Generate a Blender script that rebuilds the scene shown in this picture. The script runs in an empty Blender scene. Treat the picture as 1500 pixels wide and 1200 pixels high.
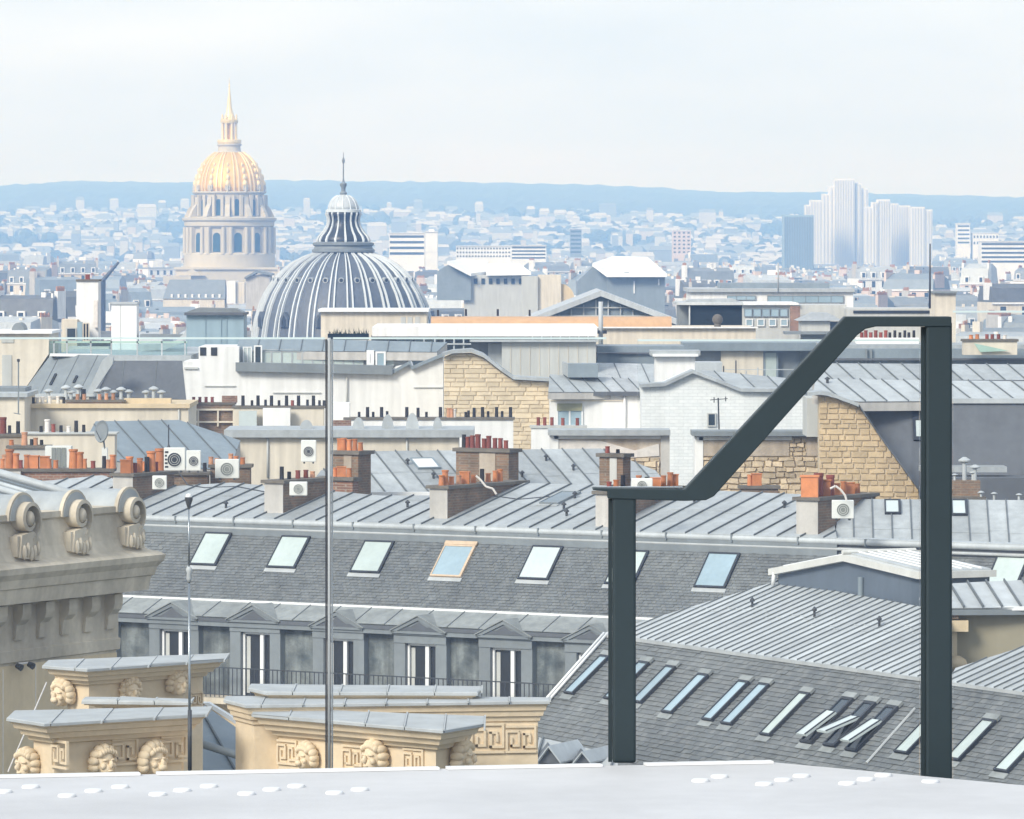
import bpy, bmesh, math, random
from mathutils import Vector, Matrix
random.seed(7)
R = math.radians
SC = bpy.context.scene
COL = SC.collection
# ---------------------------------------------------------------- camera
F, HX, HY, CZ = 8000.0, 750.0, 350.0, 41.0      # focal length in photo pixels, principal point, eye height
cam_d = bpy.data.cameras.new('camera'); cam = bpy.data.objects.new('camera', cam_d); COL.objects.link(cam)
cam.location = (0, 0, CZ); cam.rotation_euler = (R(90), 0, 0)
cam_d.sensor_width = 36.0; cam_d.lens = F/1500*36.0; cam_d.shift_y = -(600-HY)/1500
cam_d.clip_start = 0.5; cam_d.clip_end = 80000
SC.camera = cam
# ---------------------------------------------------------------- sky and sun (bright veil of cloud, soft sun behind the viewer's left)
SUN_AZ, SUN_EL = math.atan2(-0.60, -0.80), R(34)
wd = bpy.data.worlds.new('World'); SC.world = wd; wd.use_nodes = True
nt = wd.node_tree; nt.nodes.clear()
sky = nt.nodes.new('ShaderNodeTexSky'); sky.sky_type = 'NISHITA'; sky.sun_disc = False
sky.sun_elevation = SUN_EL; sky.sun_rotation = SUN_AZ; sky.dust_density = 2.5; sky.altitude = 60
tc = nt.nodes.new('ShaderNodeTexCoord'); nz = nt.nodes.new('ShaderNodeTexNoise'); nz.inputs['Scale'].default_value = 11; nz.inputs['Detail'].default_value = 5
mp = nt.nodes.new('ShaderNodeMapping'); mp.inputs['Scale'].default_value = (1, 1, 4)
nt.links.new(tc.outputs['Generated'], mp.inputs['Vector']); nt.links.new(mp.outputs['Vector'], nz.inputs['Vector'])
cr = nt.nodes.new('ShaderNodeValToRGB'); cr.color_ramp.elements[0].position = .3; cr.color_ramp.elements[1].position = .75
cr.color_ramp.elements[0].color = (4.65, 5.3, 6.2, 1); cr.color_ramp.elements[1].color = (6.4, 6.7, 7.1, 1)
nt.links.new(nz.outputs['Fac'], cr.inputs['Fac'])
mx = nt.nodes.new('ShaderNodeMixRGB'); mx.inputs['Fac'].default_value = 0.8
nt.links.new(sky.outputs[0], mx.inputs[1]); nt.links.new(cr.outputs[0], mx.inputs[2])
bg = nt.nodes.new('ShaderNodeBackground'); bg.inputs['Strength'].default_value = 0.082
wo = nt.nodes.new('ShaderNodeOutputWorld')
nt.links.new(mx.outputs[0], bg.inputs['Color']); nt.links.new(bg.outputs[0], wo.inputs['Surface'])
sd = bpy.data.lights.new('sun', 'SUN'); sd.energy = 1.6; sd.angle = R(18); sd.color = (1.0, .965, .91)
sun = bpy.data.objects.new('sun', sd); COL.objects.link(sun)
sdir = Vector((math.sin(SUN_AZ)*math.cos(SUN_EL), math.cos(SUN_AZ)*math.cos(SUN_EL), math.sin(SUN_EL)))
sun.rotation_euler = sdir.to_track_quat('Z', 'Y').to_euler()
vs = SC.view_settings; vs.view_transform = 'Standard'; vs.look = 'None'; vs.gamma = 1; vs.use_curve_mapping = False
vs.exposure = 1.17
SC.cycles.max_bounces = 6; SC.cycles.transparent_max_bounces = 16; SC.cycles.volume_bounces = 1
SC.cycles.use_denoising = True

# ---------------------------------------------------------------- pixels to places
def P(px, py, Y): return Vector(((px-HX)*Y/F, Y, CZ-(py-HY)*Y/F))
def at_z(px, py, z):
    return P(px, py, (CZ-z)*F/(py-HY))
class Plane:
    def __init__(s, p, n): s.p = Vector(p); s.n = Vector(n).normalized()
    def hit(s, px, py):
        d = Vector(((px-HX)/F, 1, -(py-HY)/F)); o = Vector((0, 0, CZ))
        return o + d*((s.p-o).dot(s.n)/d.dot(s.n))
def slope_plane(p, h, deg):      # h: horizontal direction in which the plane rises
    h = Vector((h[0], h[1], 0)).normalized(); t = R(deg)
    pl = Plane(p, (-h.x*math.sin(t), -h.y*math.sin(t), math.cos(t)))
    pl.h = h; pl.up = Vector((h.x*math.cos(t), h.y*math.cos(t), math.sin(t))); pl.u = pl.up.cross(pl.n)
    return pl
Z = Vector((0, 0, 1))

# ---------------------------------------------------------------- materials
MATS = {}
def mat(name, c, rough=.8, var=.12, scale=1.2, streak=0., rnd=0., bump=0., bscale=12., metal=0., spec=.3, brick=None, c2=None, stain=None):
    m = bpy.data.materials.new(name); m.use_nodes = True; N = m.node_tree.nodes; L = m.node_tree.links
    b = N['Principled BSDF']; b.inputs['Roughness'].default_value = rough; b.inputs['Metallic'].default_value = metal
    b.inputs['Specular IOR Level'].default_value = spec
    geo = N.new('ShaderNodeNewGeometry')
    def noise(sc, vec=None, det=4):
        n = N.new('ShaderNodeTexNoise'); n.inputs['Scale'].default_value = sc; n.inputs['Detail'].default_value = det
        L.new(vec or geo.outputs['Position'], n.inputs['Vector']); return n
    def mul(cs, fac, lo, hi):
        mr = N.new('ShaderNodeMapRange'); mr.inputs['From Min'].default_value = .28; mr.inputs['From Max'].default_value = .72
        mr.inputs['To Min'].default_value = lo; mr.inputs['To Max'].default_value = hi; L.new(fac, mr.inputs['Value'])
        x = N.new('ShaderNodeVectorMath'); x.operation = 'SCALE'; L.new(cs, x.inputs[0]); L.new(mr.outputs[0], x.inputs['Scale'])
        return x.outputs[0]
    rgb = N.new('ShaderNodeRGB'); rgb.outputs[0].default_value = (*c, 1); cur = rgb.outputs[0]
    if brick:
        bw, bh, mortar, msz = brick
        sp = N.new('ShaderNodeSeparateXYZ'); L.new(geo.outputs['Position'], sp.inputs[0])
        ad = N.new('ShaderNodeMath'); ad.operation = 'ADD'; L.new(sp.outputs[0], ad.inputs[0]); L.new(sp.outputs[1], ad.inputs[1])
        cb = N.new('ShaderNodeCombineXYZ'); L.new(ad.outputs[0], cb.inputs[0]); L.new(sp.outputs[2], cb.inputs[1])
        bt = N.new('ShaderNodeTexBrick'); bt.inputs['Scale'].default_value = 1; bt.inputs['Brick Width'].default_value = bw
        bt.inputs['Row Height'].default_value = bh; bt.inputs['Mortar Size'].default_value = msz
        bt.inputs['Color1'].default_value = (*c, 1); bt.inputs['Color2'].default_value = (*(c2 or [v*.7 for v in c]), 1); bt.inputs['Mortar'].default_value = (*mortar, 1)
        L.new(cb.outputs[0], bt.inputs['Vector']); cur = bt.outputs['Color']
    elif c2:
        n = noise(scale*.6, det=6); r2 = N.new('ShaderNodeMixRGB'); r2.inputs[2].default_value = (*c2, 1); L.new(cur, r2.inputs[1])
        k = N.new('ShaderNodeMapRange'); k.inputs['From Min'].default_value = .4; k.inputs['From Max'].default_value = .66; L.new(n.outputs['Fac'], k.inputs[0]); L.new(k.outputs[0], r2.inputs[0]); cur = r2.outputs[0]
    if var: cur = mul(cur, noise(scale).outputs['Fac'], 1-var, 1+var)
    if var: cur = mul(cur, noise(scale*9).outputs['Fac'], 1-var*.5, 1+var*.5)
    if streak:
        vm = N.new('ShaderNodeVectorMath'); vm.operation = 'MULTIPLY'; vm.inputs[1].default_value = (3.2, 3.2, .22); L.new(geo.outputs['Position'], vm.inputs[0])
        cur = mul(cur, noise(1.0, vm.outputs[0], 5).outputs['Fac'], 1-streak, 1+streak*.25)
    if rnd:
        oi = N.new('ShaderNodeObjectInfo'); mr = N.new('ShaderNodeMapRange'); mr.inputs['To Min'].default_value = 1-rnd; mr.inputs['To Max'].default_value = 1+rnd
        L.new(oi.outputs['Random'], mr.inputs[0]); x = N.new('ShaderNodeVectorMath'); x.operation = 'SCALE'; L.new(cur, x.inputs[0]); L.new(mr.outputs[0], x.inputs['Scale']); cur = x.outputs[0]
    L.new(cur, b.inputs['Base Color'])
    if bump:
        bp = N.new('ShaderNodeBump'); bp.inputs['Strength'].default_value = bump; bp.inputs['Distance'].default_value = .05
        L.new(noise(bscale).outputs['Fac'], bp.inputs['Height']); L.new(bp.outputs[0], b.inputs['Normal'])
    MATS[name] = m; return m
mat('white_plaster', (.79, .79, .78), .85, .06, .35, .16)
mat('white_brick_paint', (.77, .79, .79), .85, .05, .5, .07, brick=(.45, .16, (.60, .62, .63), .012), c2=(.70, .73, .73))
mat('cream_plaster', (.67, .61, .51), .85, .08, .4, .20)
mat('grey_plaster', (.50, .48, .45), .85, .10, .8, .2)
mat('old_plaster', (.52, .45, .37), .9, .14, .9, .25, c2=(.36, .29, .22), bump=.4)
mat('limestone', (.63, .51, .34), .85, .08, .8, .14, bump=.15, bscale=9)
mat('limestone_warm', (.72, .59, .42), .85, .08, 1.2, .10, bump=.15, bscale=14)
mat('grey_stone', (.60, .53, .42), .85, .14, 1.0, .22, bump=.25, bscale=8, c2=(.47, .415, .335))
mat('stone_pale', (.63, .53, .38), .9, .12, 2.2, 0, .12, bump=.4, bscale=9)
mat('stone_block', (.52, .40, .25), .9, .12, 2.2, 0, .13, bump=.5, bscale=9)
mat('rubble', (.54, .44, .31), .9, .18, 2.5, 0, .25, bump=.7, bscale=7)
mat('mortar', (.54, .45, .32), .95, .12, 2, .12)
mat('brick_dark', (.17, .125, .09), .9, .22, 1.6, .2, brick=(.24, .085, (.24, .20, .16), .012), c2=(.26, .16, .10))
mat('brick_red', (.30, .15, .10), .9, .2, 1.6, .2, brick=(.24, .085, (.33, .27, .22), .012), c2=(.20, .11, .08))
mat('zinc', (.37, .397, .41), .5, .12, .7, .18, .13, spec=.45)
mat('zinc_pale', (.45, .48, .495), .5, .10, .7, .14, .09, spec=.45)
mat('zinc_blue', (.215, .26, .295), .5, .10, .6, .10, .06, spec=.45)
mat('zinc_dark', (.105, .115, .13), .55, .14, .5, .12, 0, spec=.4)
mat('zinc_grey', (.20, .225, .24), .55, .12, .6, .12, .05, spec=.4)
mat('seam', (.13, .145, .155), .6, .15, 2)  # dark tone puts shading as well as dirt along the standing seams
mat('lead', (.40, .42, .425), .6, .10, 2.5, .08, .06, spec=.4)
mat('slate', (.125, .135, .14), .6, .16, .8, .14, .16, bump=.15, bscale=30, spec=.4)
mat('slate_wall', (.21, .235, .235), .65, .30, 2.4, .55, .1, c2=(.085, .105, .115), bump=.5, bscale=7, spec=.35)
mat('slate_tile', (.150, .163, .168), .6, .16, .35, .2, .10, spec=.4, c2=(.175, .187, .188))
mat('dark_joint', (.05, .055, .06), .8, .1)
mat('terracotta', (.52, .20, .085), .85, .16, 5, .12, .25)
mat('terracotta_pale', (.52, .27, .16), .85, .14, 5, .1, .2)
mat('pot_red', (.22, .06, .045), .8, .15, 5, 0, .2)
mat('pot_dark', (.03, .028, .03), .7, .15, 5, 0, .2)
mat('pot_white', (.66, .62, .58), .8, .1, 5, 0, .1)
mat('cap_stone', (.15, .135, .115), .9, .2, 3, 0, .1, bump=.4)
mat('white_paint', (.76, .77, .77), .5, .04, 2, .04)
mat('ac_white', (.72, .73, .70), .5, .04, 2, .05)
mat('grille', (.22, .235, .22), .6, .1, 20)
mat('steel', (.018, .031, .037), .5, .06, 6, 0, 0, .0, spec=.3)
mat('chrome', (.30, .33, .35), .25, .03, 3, metal=.9)
mat('dark_metal', (.055, .06, .068), .5, .1, 4)
mat('opening', (.022, .026, .032), .35, .1, 2, spec=.5)
mat('pane_dark', (.03, .045, .06), .08, .15, .8, spec=.6)
mat('pane_teal', (.46, .53, .51), .12, .10, .8, 0, .10, spec=.6)
mat('pane_blue', (.30, .40, .46), .10, .10, .8, 0, .12, spec=.6)
mat('pane_pale', (.50, .56, .56), .12, .08, .8, 0, .08, spec=.6)
mat('frame_dark', (.035, .04, .05), .5, .08)
mat('frame_wood', (.55, .42, .30), .6, .1, 6)
mat('olive', (.30, .30, .20), .7, .08)
mat('tank_blue', (.27, .365, .42), .6, .06, .3, .12)
mat('ledge_paint', (.53, .535, .54), .6, .07, 1.1, bump=.05, bscale=60, c2=(.47, .475, .48))
mat('stud_white', (.68, .69, .69), .5, .03, 3)
mat('copper_roof', (.53, .34, .20), .8, .12, .25, .1)
mat('box_navy', (.008, .017, .027), .6, .15, .3, .1)
mat('olive_wall', (.33, .30, .22), .9, .06, .6, .1)
mat('panel_grey', (.50, .51, .49), .7, .05, .5, .14)
mat('green_copper', (.36, .52, .45), .8, .1, .5)
mat('dark_shrub', (.03, .045, .03), .9, .3, 3)  # dark green of the planter shrubs
# glass sheet: clear with a slight body tint, mirror part by Fresnel
def glass_mat(name, tint):
    m = bpy.data.materials.new(name); m.use_nodes = True; N = m.node_tree.nodes; L = m.node_tree.links; N.clear()
    o = N.new('ShaderNodeOutputMaterial'); t = N.new('ShaderNodeBsdfTransparent'); g = N.new('ShaderNodeBsdfGlossy'); x = N.new('ShaderNodeMixShader'); f = N.new('ShaderNodeFresnel')
    t.inputs[0].default_value = (*tint, 1); g.inputs['Roughness'].default_value = .02; f.inputs[0].default_value = 1.3
    L.new(f.outputs[0], x.inputs[0]); L.new(t.outputs[0], x.inputs[1]); L.new(g.outputs[0], x.inputs[2]); L.new(x.outputs[0], o.inputs[0]); MATS[name] = m
glass_mat('glass', (.975, .985, .985))
glass_mat('glass_tint', (.80, .90, .90))

# ---------------------------------------------------------------- mesh helpers
WL = {}                                                  # world place of every object (all parenting is by translation only)
def wloc(o): return WL.get(o.name, Vector((0, 0, 0))) if o else Vector((0, 0, 0))
def tag(o, label=None, cat=None, group=None, kind=None):
    if label: o['label'] = label
    if cat: o['category'] = cat
    if group: o['group'] = group
    if kind: o['kind'] = kind
    return o
def link(name, data, parent, loc):
    o = bpy.data.objects.new(name, data); COL.objects.link(o); loc = Vector(loc)
    if parent: o.parent = parent; o.location = loc - wloc(parent)
    else: o.location = loc
    WL[o.name] = loc; return o
def thing(name, label, cat, loc, group=None):
    return tag(link(name, None, None, loc), label, cat, group)
class MB:
    def __init__(s): s.v = []; s.f = []; s.m = []; s.cm = 0
    def add(s, vs, fs):
        k = len(s.v); s.v += [tuple(v) for v in vs]; s.f += [[k+i for i in f] for f in fs]; s.m += [s.cm]*len(fs); return s
    def box8(s, q):          # 4 bottom corners then 4 top corners, same winding
        return s.add(q, [(3, 2, 1, 0), (4, 5, 6, 7), (0, 1, 5, 4), (1, 2, 6, 5), (2, 3, 7, 6), (3, 0, 4, 7)])
    def box(s, a, b):
        x0, y0, z0 = a; x1, y1, z1 = b
        return s.box8([(x0, y0, z0), (x1, y0, z0), (x1, y1, z0), (x0, y1, z0), (x0, y0, z1), (x1, y0, z1), (x1, y1, z1), (x0, y1, z1)])
    def obox(s, o, ax, ay, az):   # oriented box: corner and three edge vectors
        o = Vector(o); return s.box8([o, o+ax, o+ax+ay, o+ay, o+az, o+ax+az, o+ax+ay+az, o+ay+az])
    def prism(s, pts, ext):
        n = len(pts); pts = [Vector(p) for p in pts]; ext = Vector(ext)
        return s.add(pts+[p+ext for p in pts], [list(range(n))[::-1], list(range(n, 2*n))]+[(i, (i+1) % n, n+(i+1) % n, n+i) for i in range(n)])
    def loft(s, rings, cap=True):
        n = len(rings[0]); k = len(rings); vs = [p for r in rings for p in r]
        fs = [(j*n+i, j*n+(i+1) % n, (j+1)*n+(i+1) % n, (j+1)*n+i) for j in range(k-1) for i in range(n)]
        if cap: fs += [list(range(n))[::-1], list(range((k-1)*n, k*n))]
        return s.add(vs, fs)
    def tube(s, a, b, r0, r1=None, n=8, cap=True):
        a = Vector(a); b = Vector(b); d = (b-a).normalized(); r1 = r0 if r1 is None else r1
        u = d.cross(Vector((0, 0, 1)) if abs(d.z) < .9 else Vector((1, 0, 0))).normalized(); w = d.cross(u)
        rg = lambda c, r: [c+(u*math.cos(2*math.pi*i/n)+w*math.sin(2*math.pi*i/n))*r for i in range(n)]
        return s.loft([rg(a, r0), rg(b, r1)], cap)
    def path(s, pts, r, n=6):
        for a, b in zip(pts, pts[1:]): s.tube(a, b, r, r, n)
        return s
    def lathe(s, c, prof, n=24, a0=0.):
        c = Vector(c); return s.loft([[c+Vector((r*math.cos(a0+2*math.pi*i/n), r*math.sin(a0+2*math.pi*i/n), z)) for i in range(n)] for r, z in prof])
    def sphere(s, c, rx, ry=None, rz=None, n=8, k=6):
        ry = ry or rx; rz = rz or rx; c = Vector(c)
        return s.loft([[c+Vector((rx*math.sin(t)*math.cos(2*math.pi*i/n), ry*math.sin(t)*math.sin(2*math.pi*i/n), -rz*math.cos(t))) for i in range(n)] for t in [math.pi*(j+.06)/(k+.12) for j in range(k+1)]])
    def mesh(s, name, mats, org=(0, 0, 0), smooth=False):
        me = bpy.data.meshes.new(name); o = Vector(org)
        me.from_pydata([tuple(Vector(v)-o) for v in s.v], [], s.f)
        for m in (mats if isinstance(mats, (list, tuple)) else [mats]): me.materials.append(MATS[m])
        if isinstance(mats, (list, tuple)):
            me.polygons.foreach_set('material_index', s.m)
        if smooth is True: me.polygons.foreach_set('use_smooth', [True]*len(s.f))
        bm = bmesh.new(); bm.from_mesh(me); bmesh.ops.recalc_face_normals(bm, faces=bm.faces)
        if smooth and smooth is not True:
            for f in bm.faces: f.smooth = True
            for e in bm.edges:
                if len(e.link_faces) == 2 and e.calc_face_angle(0) > smooth: e.smooth = False
        bm.to_mesh(me); bm.free()
        me.update(); return me
    def build(s, name, mats, parent=None, smooth=False):
        xs = [v[0] for v in s.v]; ys = [v[1] for v in s.v]; zs = [v[2] for v in s.v]
        org = Vector(((min(xs)+max(xs))/2, (min(ys)+max(ys))/2, min(zs)))
        return link(name, s.mesh(name, mats, org, smooth), parent, org)
def inst(mesh, name, parent, loc, rz=0, sc=None, rot=None):
    o = link(name, mesh, parent, loc)
    o.rotation_euler = rot if rot else (0, 0, rz)
    if sc: o.scale = sc
    return o
def box(name, a, b, m, parent=None): return MB().box(a, b).build(name, m, parent)
def clip(poly, n, d):           # keep n.x >= d  (2-D)
    out = []
    for i in range(len(poly)):
        a = poly[i]; b = poly[(i+1) % len(poly)]; da = n[0]*a[0]+n[1]*a[1]-d; db = n[0]*b[0]+n[1]*b[1]-d
        if da >= 0: out.append(a)
        if da*db < 0: t = da/(da-db); out.append((a[0]+(b[0]-a[0])*t, a[1]+(b[1]-a[1])*t))
    return out
def area2(p): return .5*sum(p[i][0]*p[(i+1) % len(p)][1]-p[(i+1) % len(p)][0]*p[i][1] for i in range(len(p)))
def offset(poly, d):            # outward offset of a polygon (2-D)
    s = 1 if area2(poly) > 0 else -1; n = len(poly); out = []
    for i in range(n):
        p0, p1, p2 = Vector(poly[i-1]), Vector(poly[i]), Vector(poly[(i+1) % n])
        e1 = (p1-p0).normalized(); e2 = (p2-p1).normalized()
        n1 = Vector((e1.y, -e1.x))*s; n2 = Vector((e2.y, -e2.x))*s
        k = max(.3, 1+n1.dot(n2)); out.append(tuple(p1+(n1+n2)*(d/k)))
    return out
def tiers(mb, plan, prof):      # plan polygon lofted through (height, outward offset)
    mb.loft([[Vector((x, y, z)) for x, y in offset(plan, o)] for z, o in prof]); return mb

# ---------------------------------------------------------------- roofs and walls made of pieces
def to2(poly, o, u, v): return [((p-o).dot(u), (p-o).dot(v)) for p in poly]
def sheet_roof(parent, poly, pl, step, m='zinc', name='zinc_sheet', seam=.05, th=.02, cross=None, du=0., sw=.015):
    o = poly[0]; u, v, n = pl.u, pl.up, pl.n; q = to2(poly, o, u, v); us = [a for a, b in q]
    k = math.floor(min(us)/step)
    while k*step < max(us):
        st = clip(clip(q, (1, 0), k*step+du), (-1, 0), -(k+1)*step-du)
        if len(st) > 2 and abs(area2(st)) > .01*step:
            mb = MB(); lift = random.uniform(0, .006)
            mb.prism([o+u*a+v*b+n*lift for a, b in st], n*th)
            e = [b for a, b in st if a < k*step+du+step*.02]
            if len(e) >= 2 and max(e)-min(e) > .1:
                b0, b1 = min(e), max(e); w = sw
                mb.cm = 1; mb.obox(o+u*(k*step-w)+v*b0+n*(lift), u*2*w, v*(b1-b0), n*(th+seam)); mb.cm = 0
            if cross:
                b0, b1 = min(b for a, b in st), max(b for a, b in st); c = b0+cross*(.85+.3*random.random())
                cl = clip(clip(st, (0, 1), c), (0, -1), -(c+.03))
                if len(cl) > 2: mb.prism([o+u*a+v*b+n*(lift+th) for a, b in cl], n*.012)
            mb.build(name, [m, 'seam'], parent)
        k += 1
def stone_wall(parent, poly, u, n, ch, cl, m='stone_block', name='stone', rough=.02, joint=.012, wob=0.):
    o = poly[0]; u = Vector(u).normalized(); n = Vector(n).normalized(); q = to2(poly, o, u, Z); b = min(y for x, y in q); top = max(y for x, y in q)
    while b < top-.02:
        h = ch*random.uniform(.8, 1.25); a = min(x for x, y in q)-random.random()*cl; end = max(x for x, y in q)
        while a < end:
            l = cl*random.uniform(.55, 1.5)
            st = clip(clip(clip(clip(q, (1, 0), a+joint), (-1, 0), -(a+l-joint)), (0, 1), b+joint), (0, -1), -(b+h-joint))
            if len(st) > 2 and abs(area2(st)) > .12*ch*cl:
                if wob: st = [(x+random.uniform(-wob, wob), y+random.uniform(-wob, wob)) for x, y in st]
                d = random.uniform(.3, 1)*rough+.012; cx = sum(x for x, y in st)/len(st); cy = sum(y for x, y in st)/len(st)
                base = [o+u*x+Z*y-n*.03 for x, y in st]; k = 1-min(.12, .02/max(.05, min(l, h)))*1.5
                top_ = [o+u*(cx+(x-cx)*k)+Z*(cy+(y-cy)*k)+n*d for x, y in st]
                MB().loft([base, top_]).build(name, m, parent)
            a += l
        b += h
def slates(parent, poly, pl, ch, cw, m='slate_tile', keep=0, name='slate'):
    o = poly[0]; u, v, n = pl.u, pl.up, pl.n; q = to2(poly, o, u, v); cells = []
    row = 0; b = min(y for x, y in q)
    while b < max(y for x, y in q):
        a = min(x for x, y in q)-(row % 2)*cw*.5
        while a < max(x for x, y in q):
            st = clip(clip(clip(clip(q, (1, 0), a+.004), (-1, 0), -(a+cw-.004)), (0, 1), b-ch*.12), (0, -1), -(b+ch*.98))
            if len(st) > 2 and abs(area2(st)) > .15*ch*cw: cells.append((st, b))
            a += cw
        b += ch; row += 1
    def cell(mb, st, b):
        t = random.uniform(.020, .034); r = random.uniform(-.004, .004)
        lo = [o+u*x+v*y+n*.0 for x, y in st]; hi = [o+u*x+v*y+n*(t*(1-max(0, min(1, (y-b)/ch))*.75)+r+.004) for x, y in st]
        mb.loft([lo, hi])
    cells.sort(key=lambda c: (o+u*c[0][0][0]+v*c[0][0][1]).y)
    for st, b in cells[:keep]:
        mb = MB(); cell(mb, st, b); mb.build(name, m, parent)
    if len(cells) > keep:
        mbs = [MB() for _ in range(1)]
        for st, b in cells[keep:]: mbs[0].cm = random.randrange(3); cell(mbs[0], st, b)
        return mbs[0].build('slate_courses', [m, m+'_b', m+'_c'], parent)
mat('slate_tile_b', (.135, .147, .153), .6, .16, .35, .2, 0, spec=.4, c2=(.158, .169, .172))
mat('slate_tile_c', (.168, .177, .178), .6, .16, .35, .2, 0, spec=.4, c2=(.185, .195, .195))
# ================================================================ GROUND
mat('ground', (.075, .085, .08), .9, .2, .02)
def build_ground():
    mb = MB(); xs = [-6000, -3000, -1500, -700, 0, 700, 1500, 3000, 6000]
    def ridge(px):
        pts = [(-4000, 280), (-1500, 276), (0, 273), (110, 267), (250, 269), (420, 266), (640, 268), (830, 271), (950, 276), (1060, 283), (1200, 283), (1350, 287), (1500, 290), (2500, 296), (6000, 300)]
        for (a, ya), (b, yb) in zip(pts, pts[1:]):
            if a <= px <= b: return ya+(yb-ya)*(px-a)/(b-a)
        return 290
    # flat plain to 3.4 km, then the far slope climbs to the wooded ridge
    prof = [(-300, 0), (3400, 0), (4300, .07), (5200, .20), (6200, .43), (7200, .68), (8200, .90), (9000, 1.0), (9800, .95), (11500, .8)]
    cols = [i*40 for i in range(-60, 98)]
    global terrain_z
    def terrain_z(x, y):
        px = HX+x*F/max(y, 400.); top = CZ+(HY-ridge(px))*9000/F
        for (a, fa), (b, fb) in zip(prof, prof[1:]):
            if a <= y <= b: return top*(fa+(fb-fa)*(y-a)/(b-a))
        return 0
    rows = []
    for y in [-300, 0, 400, 900, 1700, 2600, 3400]: rows.append([Vector((x, y, 0)) for x in [-7000+i*(14000/(len(cols)-1)) for i in range(len(cols))]])
    for r in range(1, 7):
        y = 3400+(6300-3400)*r/6
        rows.append([Vector(((c-HX)*y/F, y, terrain_z((c-HX)*y/F, y))) for c in cols])
    n = len(cols); mb.add([p for r in rows for p in r], [(j*n+i, j*n+i+1, (j+1)*n+i+1, (j+1)*n+i) for j in range(len(rows)-1) for i in range(n-1)])
    tag(mb.build('ground', 'ground'), kind='structure')
    # the wooded hills: the same slope carried on, with a lumpy canopy
    mat('woods', (.045, .060, .045), .95, .3, .01, c2=(.075, .08, .06))
    mb = MB(); cols2 = [-2400+i*12 for i in range(520)]; rows = []
    for r in range(26):
        y = 6250+(11000-6250)*r/25; row = []
        for c in cols2:
            x = (c-HX)*y/F; row.append(Vector((x, y, terrain_z(x, y)+2+random.uniform(-1.5, 2)*(1 if r else 0))))
        rows.append(row)
    n = len(cols2); mb.add([p for r in rows for p in r], [(j*n+i, j*n+i+1, (j+1)*n+i+1, (j+1)*n+i) for j in range(25) for i in range(n-1)])
    tag(mb.build('hills', 'woods'), kind='structure')
build_ground()

# ================================================================ FOREGROUND TERRACE
LZ = 39.32                                               # top of the white ledge
e0, e1, e2 = at_z(-60, 1139.5, LZ), at_z(1135, 1117, LZ), at_z(1560, 1156, LZ)
ledge = thing('terrace_ledge', 'pale grey terrace ledge with rows of white studs across the bottom of the view', 'ledge', e1)
n0 = at_z(-60, 1300, LZ); n2 = at_z(1560, 1300, LZ)
MB().prism([n0, n2, e2, e1, e0], (0, 0, -.25)).build('slab', 'ledge_paint', ledge)
def along(px):
    a, b = (e0, e1) if px < 1135 else (e1, e2)
    xa, xb = (-60, 1135) if px < 1135 else (1135, 1560); t = (px-xa)/(xb-xa)
    ya, yb = ((1139.5, 1117) if px < 1135 else (1117, 1156)); return at_z(px, ya+(yb-ya)*t, LZ)
for a, b in ((-60, 203), (228, 640), (652, 878), (942, 1128)):          # bright edging strips with gaps
    p, q = along(a), along(b); d = (q-p).normalized(); nn = Vector((-d.y, d.x, 0))
    MB().obox(p+Vector((0, 0, .001))-nn*.05, q-p, nn*.045, Z*.008).build('edging', 'stud_white', ledge)
sm = MB()
sm.loft([[Vector((.028*math.cos(t)*k, .034*math.sin(t)*k, z)) for t in [2*math.pi*i/14 for i in range(14)]] for k, z in ((1, 0), (1, .004), (.88, .008), (.5, .009))])
stud_me = sm.mesh('stud', 'stud_white', smooth=R(40))
studs = [(5, 1158), (45, 1151), (98, 1164), (137, 1157), (176, 1151), (231, 1162), (267, 1156), (306, 1150), (361, 1161), (398, 1155), (434, 1150), (490, 1160), (527, 1155), (1026, 1142), (1054, 1136), (1119, 1147), (1147, 1141), (1174, 1135), (1241, 1146), (1268, 1140), (1294, 1134), (1363, 1143)]
for px, py in studs: inst(stud_me, 'stud', ledge, at_z(px, py+3, LZ))

YR = 17.55
rail = thing('handrail', 'dark slate-grey steel handrail with two posts and a slanting middle run', 'handrail', P(910, 1116, YR))
def bevel(o, w=.006, s=2):
    md = o.modifiers.new('bevel', 'BEVEL'); md.width = w; md.segments = s; md.limit_method = 'ANGLE'; return o
def post(x0, x1, yt, yb, name='post'):
    a = P(x0, yb, YR); b = P(x1, yt, YR)
    bevel(MB().box((a.x, YR-.05, LZ if yb < 1125 else LZ-.07), (b.x, YR+.03, b.z)).build(name, 'steel', rail), .008)
post(897, 931, 722, 1116); post(1355, 1393, 470, 1130)
MB().box((P(891, 0, YR).x, YR-.012, LZ), (P(896.6, 0, YR).x, YR+.012, P(0, 731, YR).z)).build('post_fin', 'steel', rail)
MB().box((P(1349, 0, YR).x, YR-.012, LZ-.07), (P(1354.6, 0, YR).x, YR+.012, P(0, 479, YR).z)).build('post_fin', 'steel', rail)
pts = [(868, 715), (1003, 717), (1238, 464), (1394, 464), (1394, 478.6), (1283, 478.6), (1268, 482), (1256, 491), (1046, 727), (1034, 733), (1003, 734), (890, 730.6), (890, 720), (868, 718)]
bevel(MB().prism([P(x, y, YR-.055) for x, y in pts], (0, .095, 0)).build('top_rail', 'steel', rail), .007, 3)
MB().box((P(872, 0, YR).x, YR-.02, P(0, 714.6, YR).z), (P(1000, 0, YR).x, YR+.02, P(0, 713, YR).z)).build('rail_highlight_strip', 'chrome', rail)  # bright strip stands in for the highlight on the rail's top surface
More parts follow.
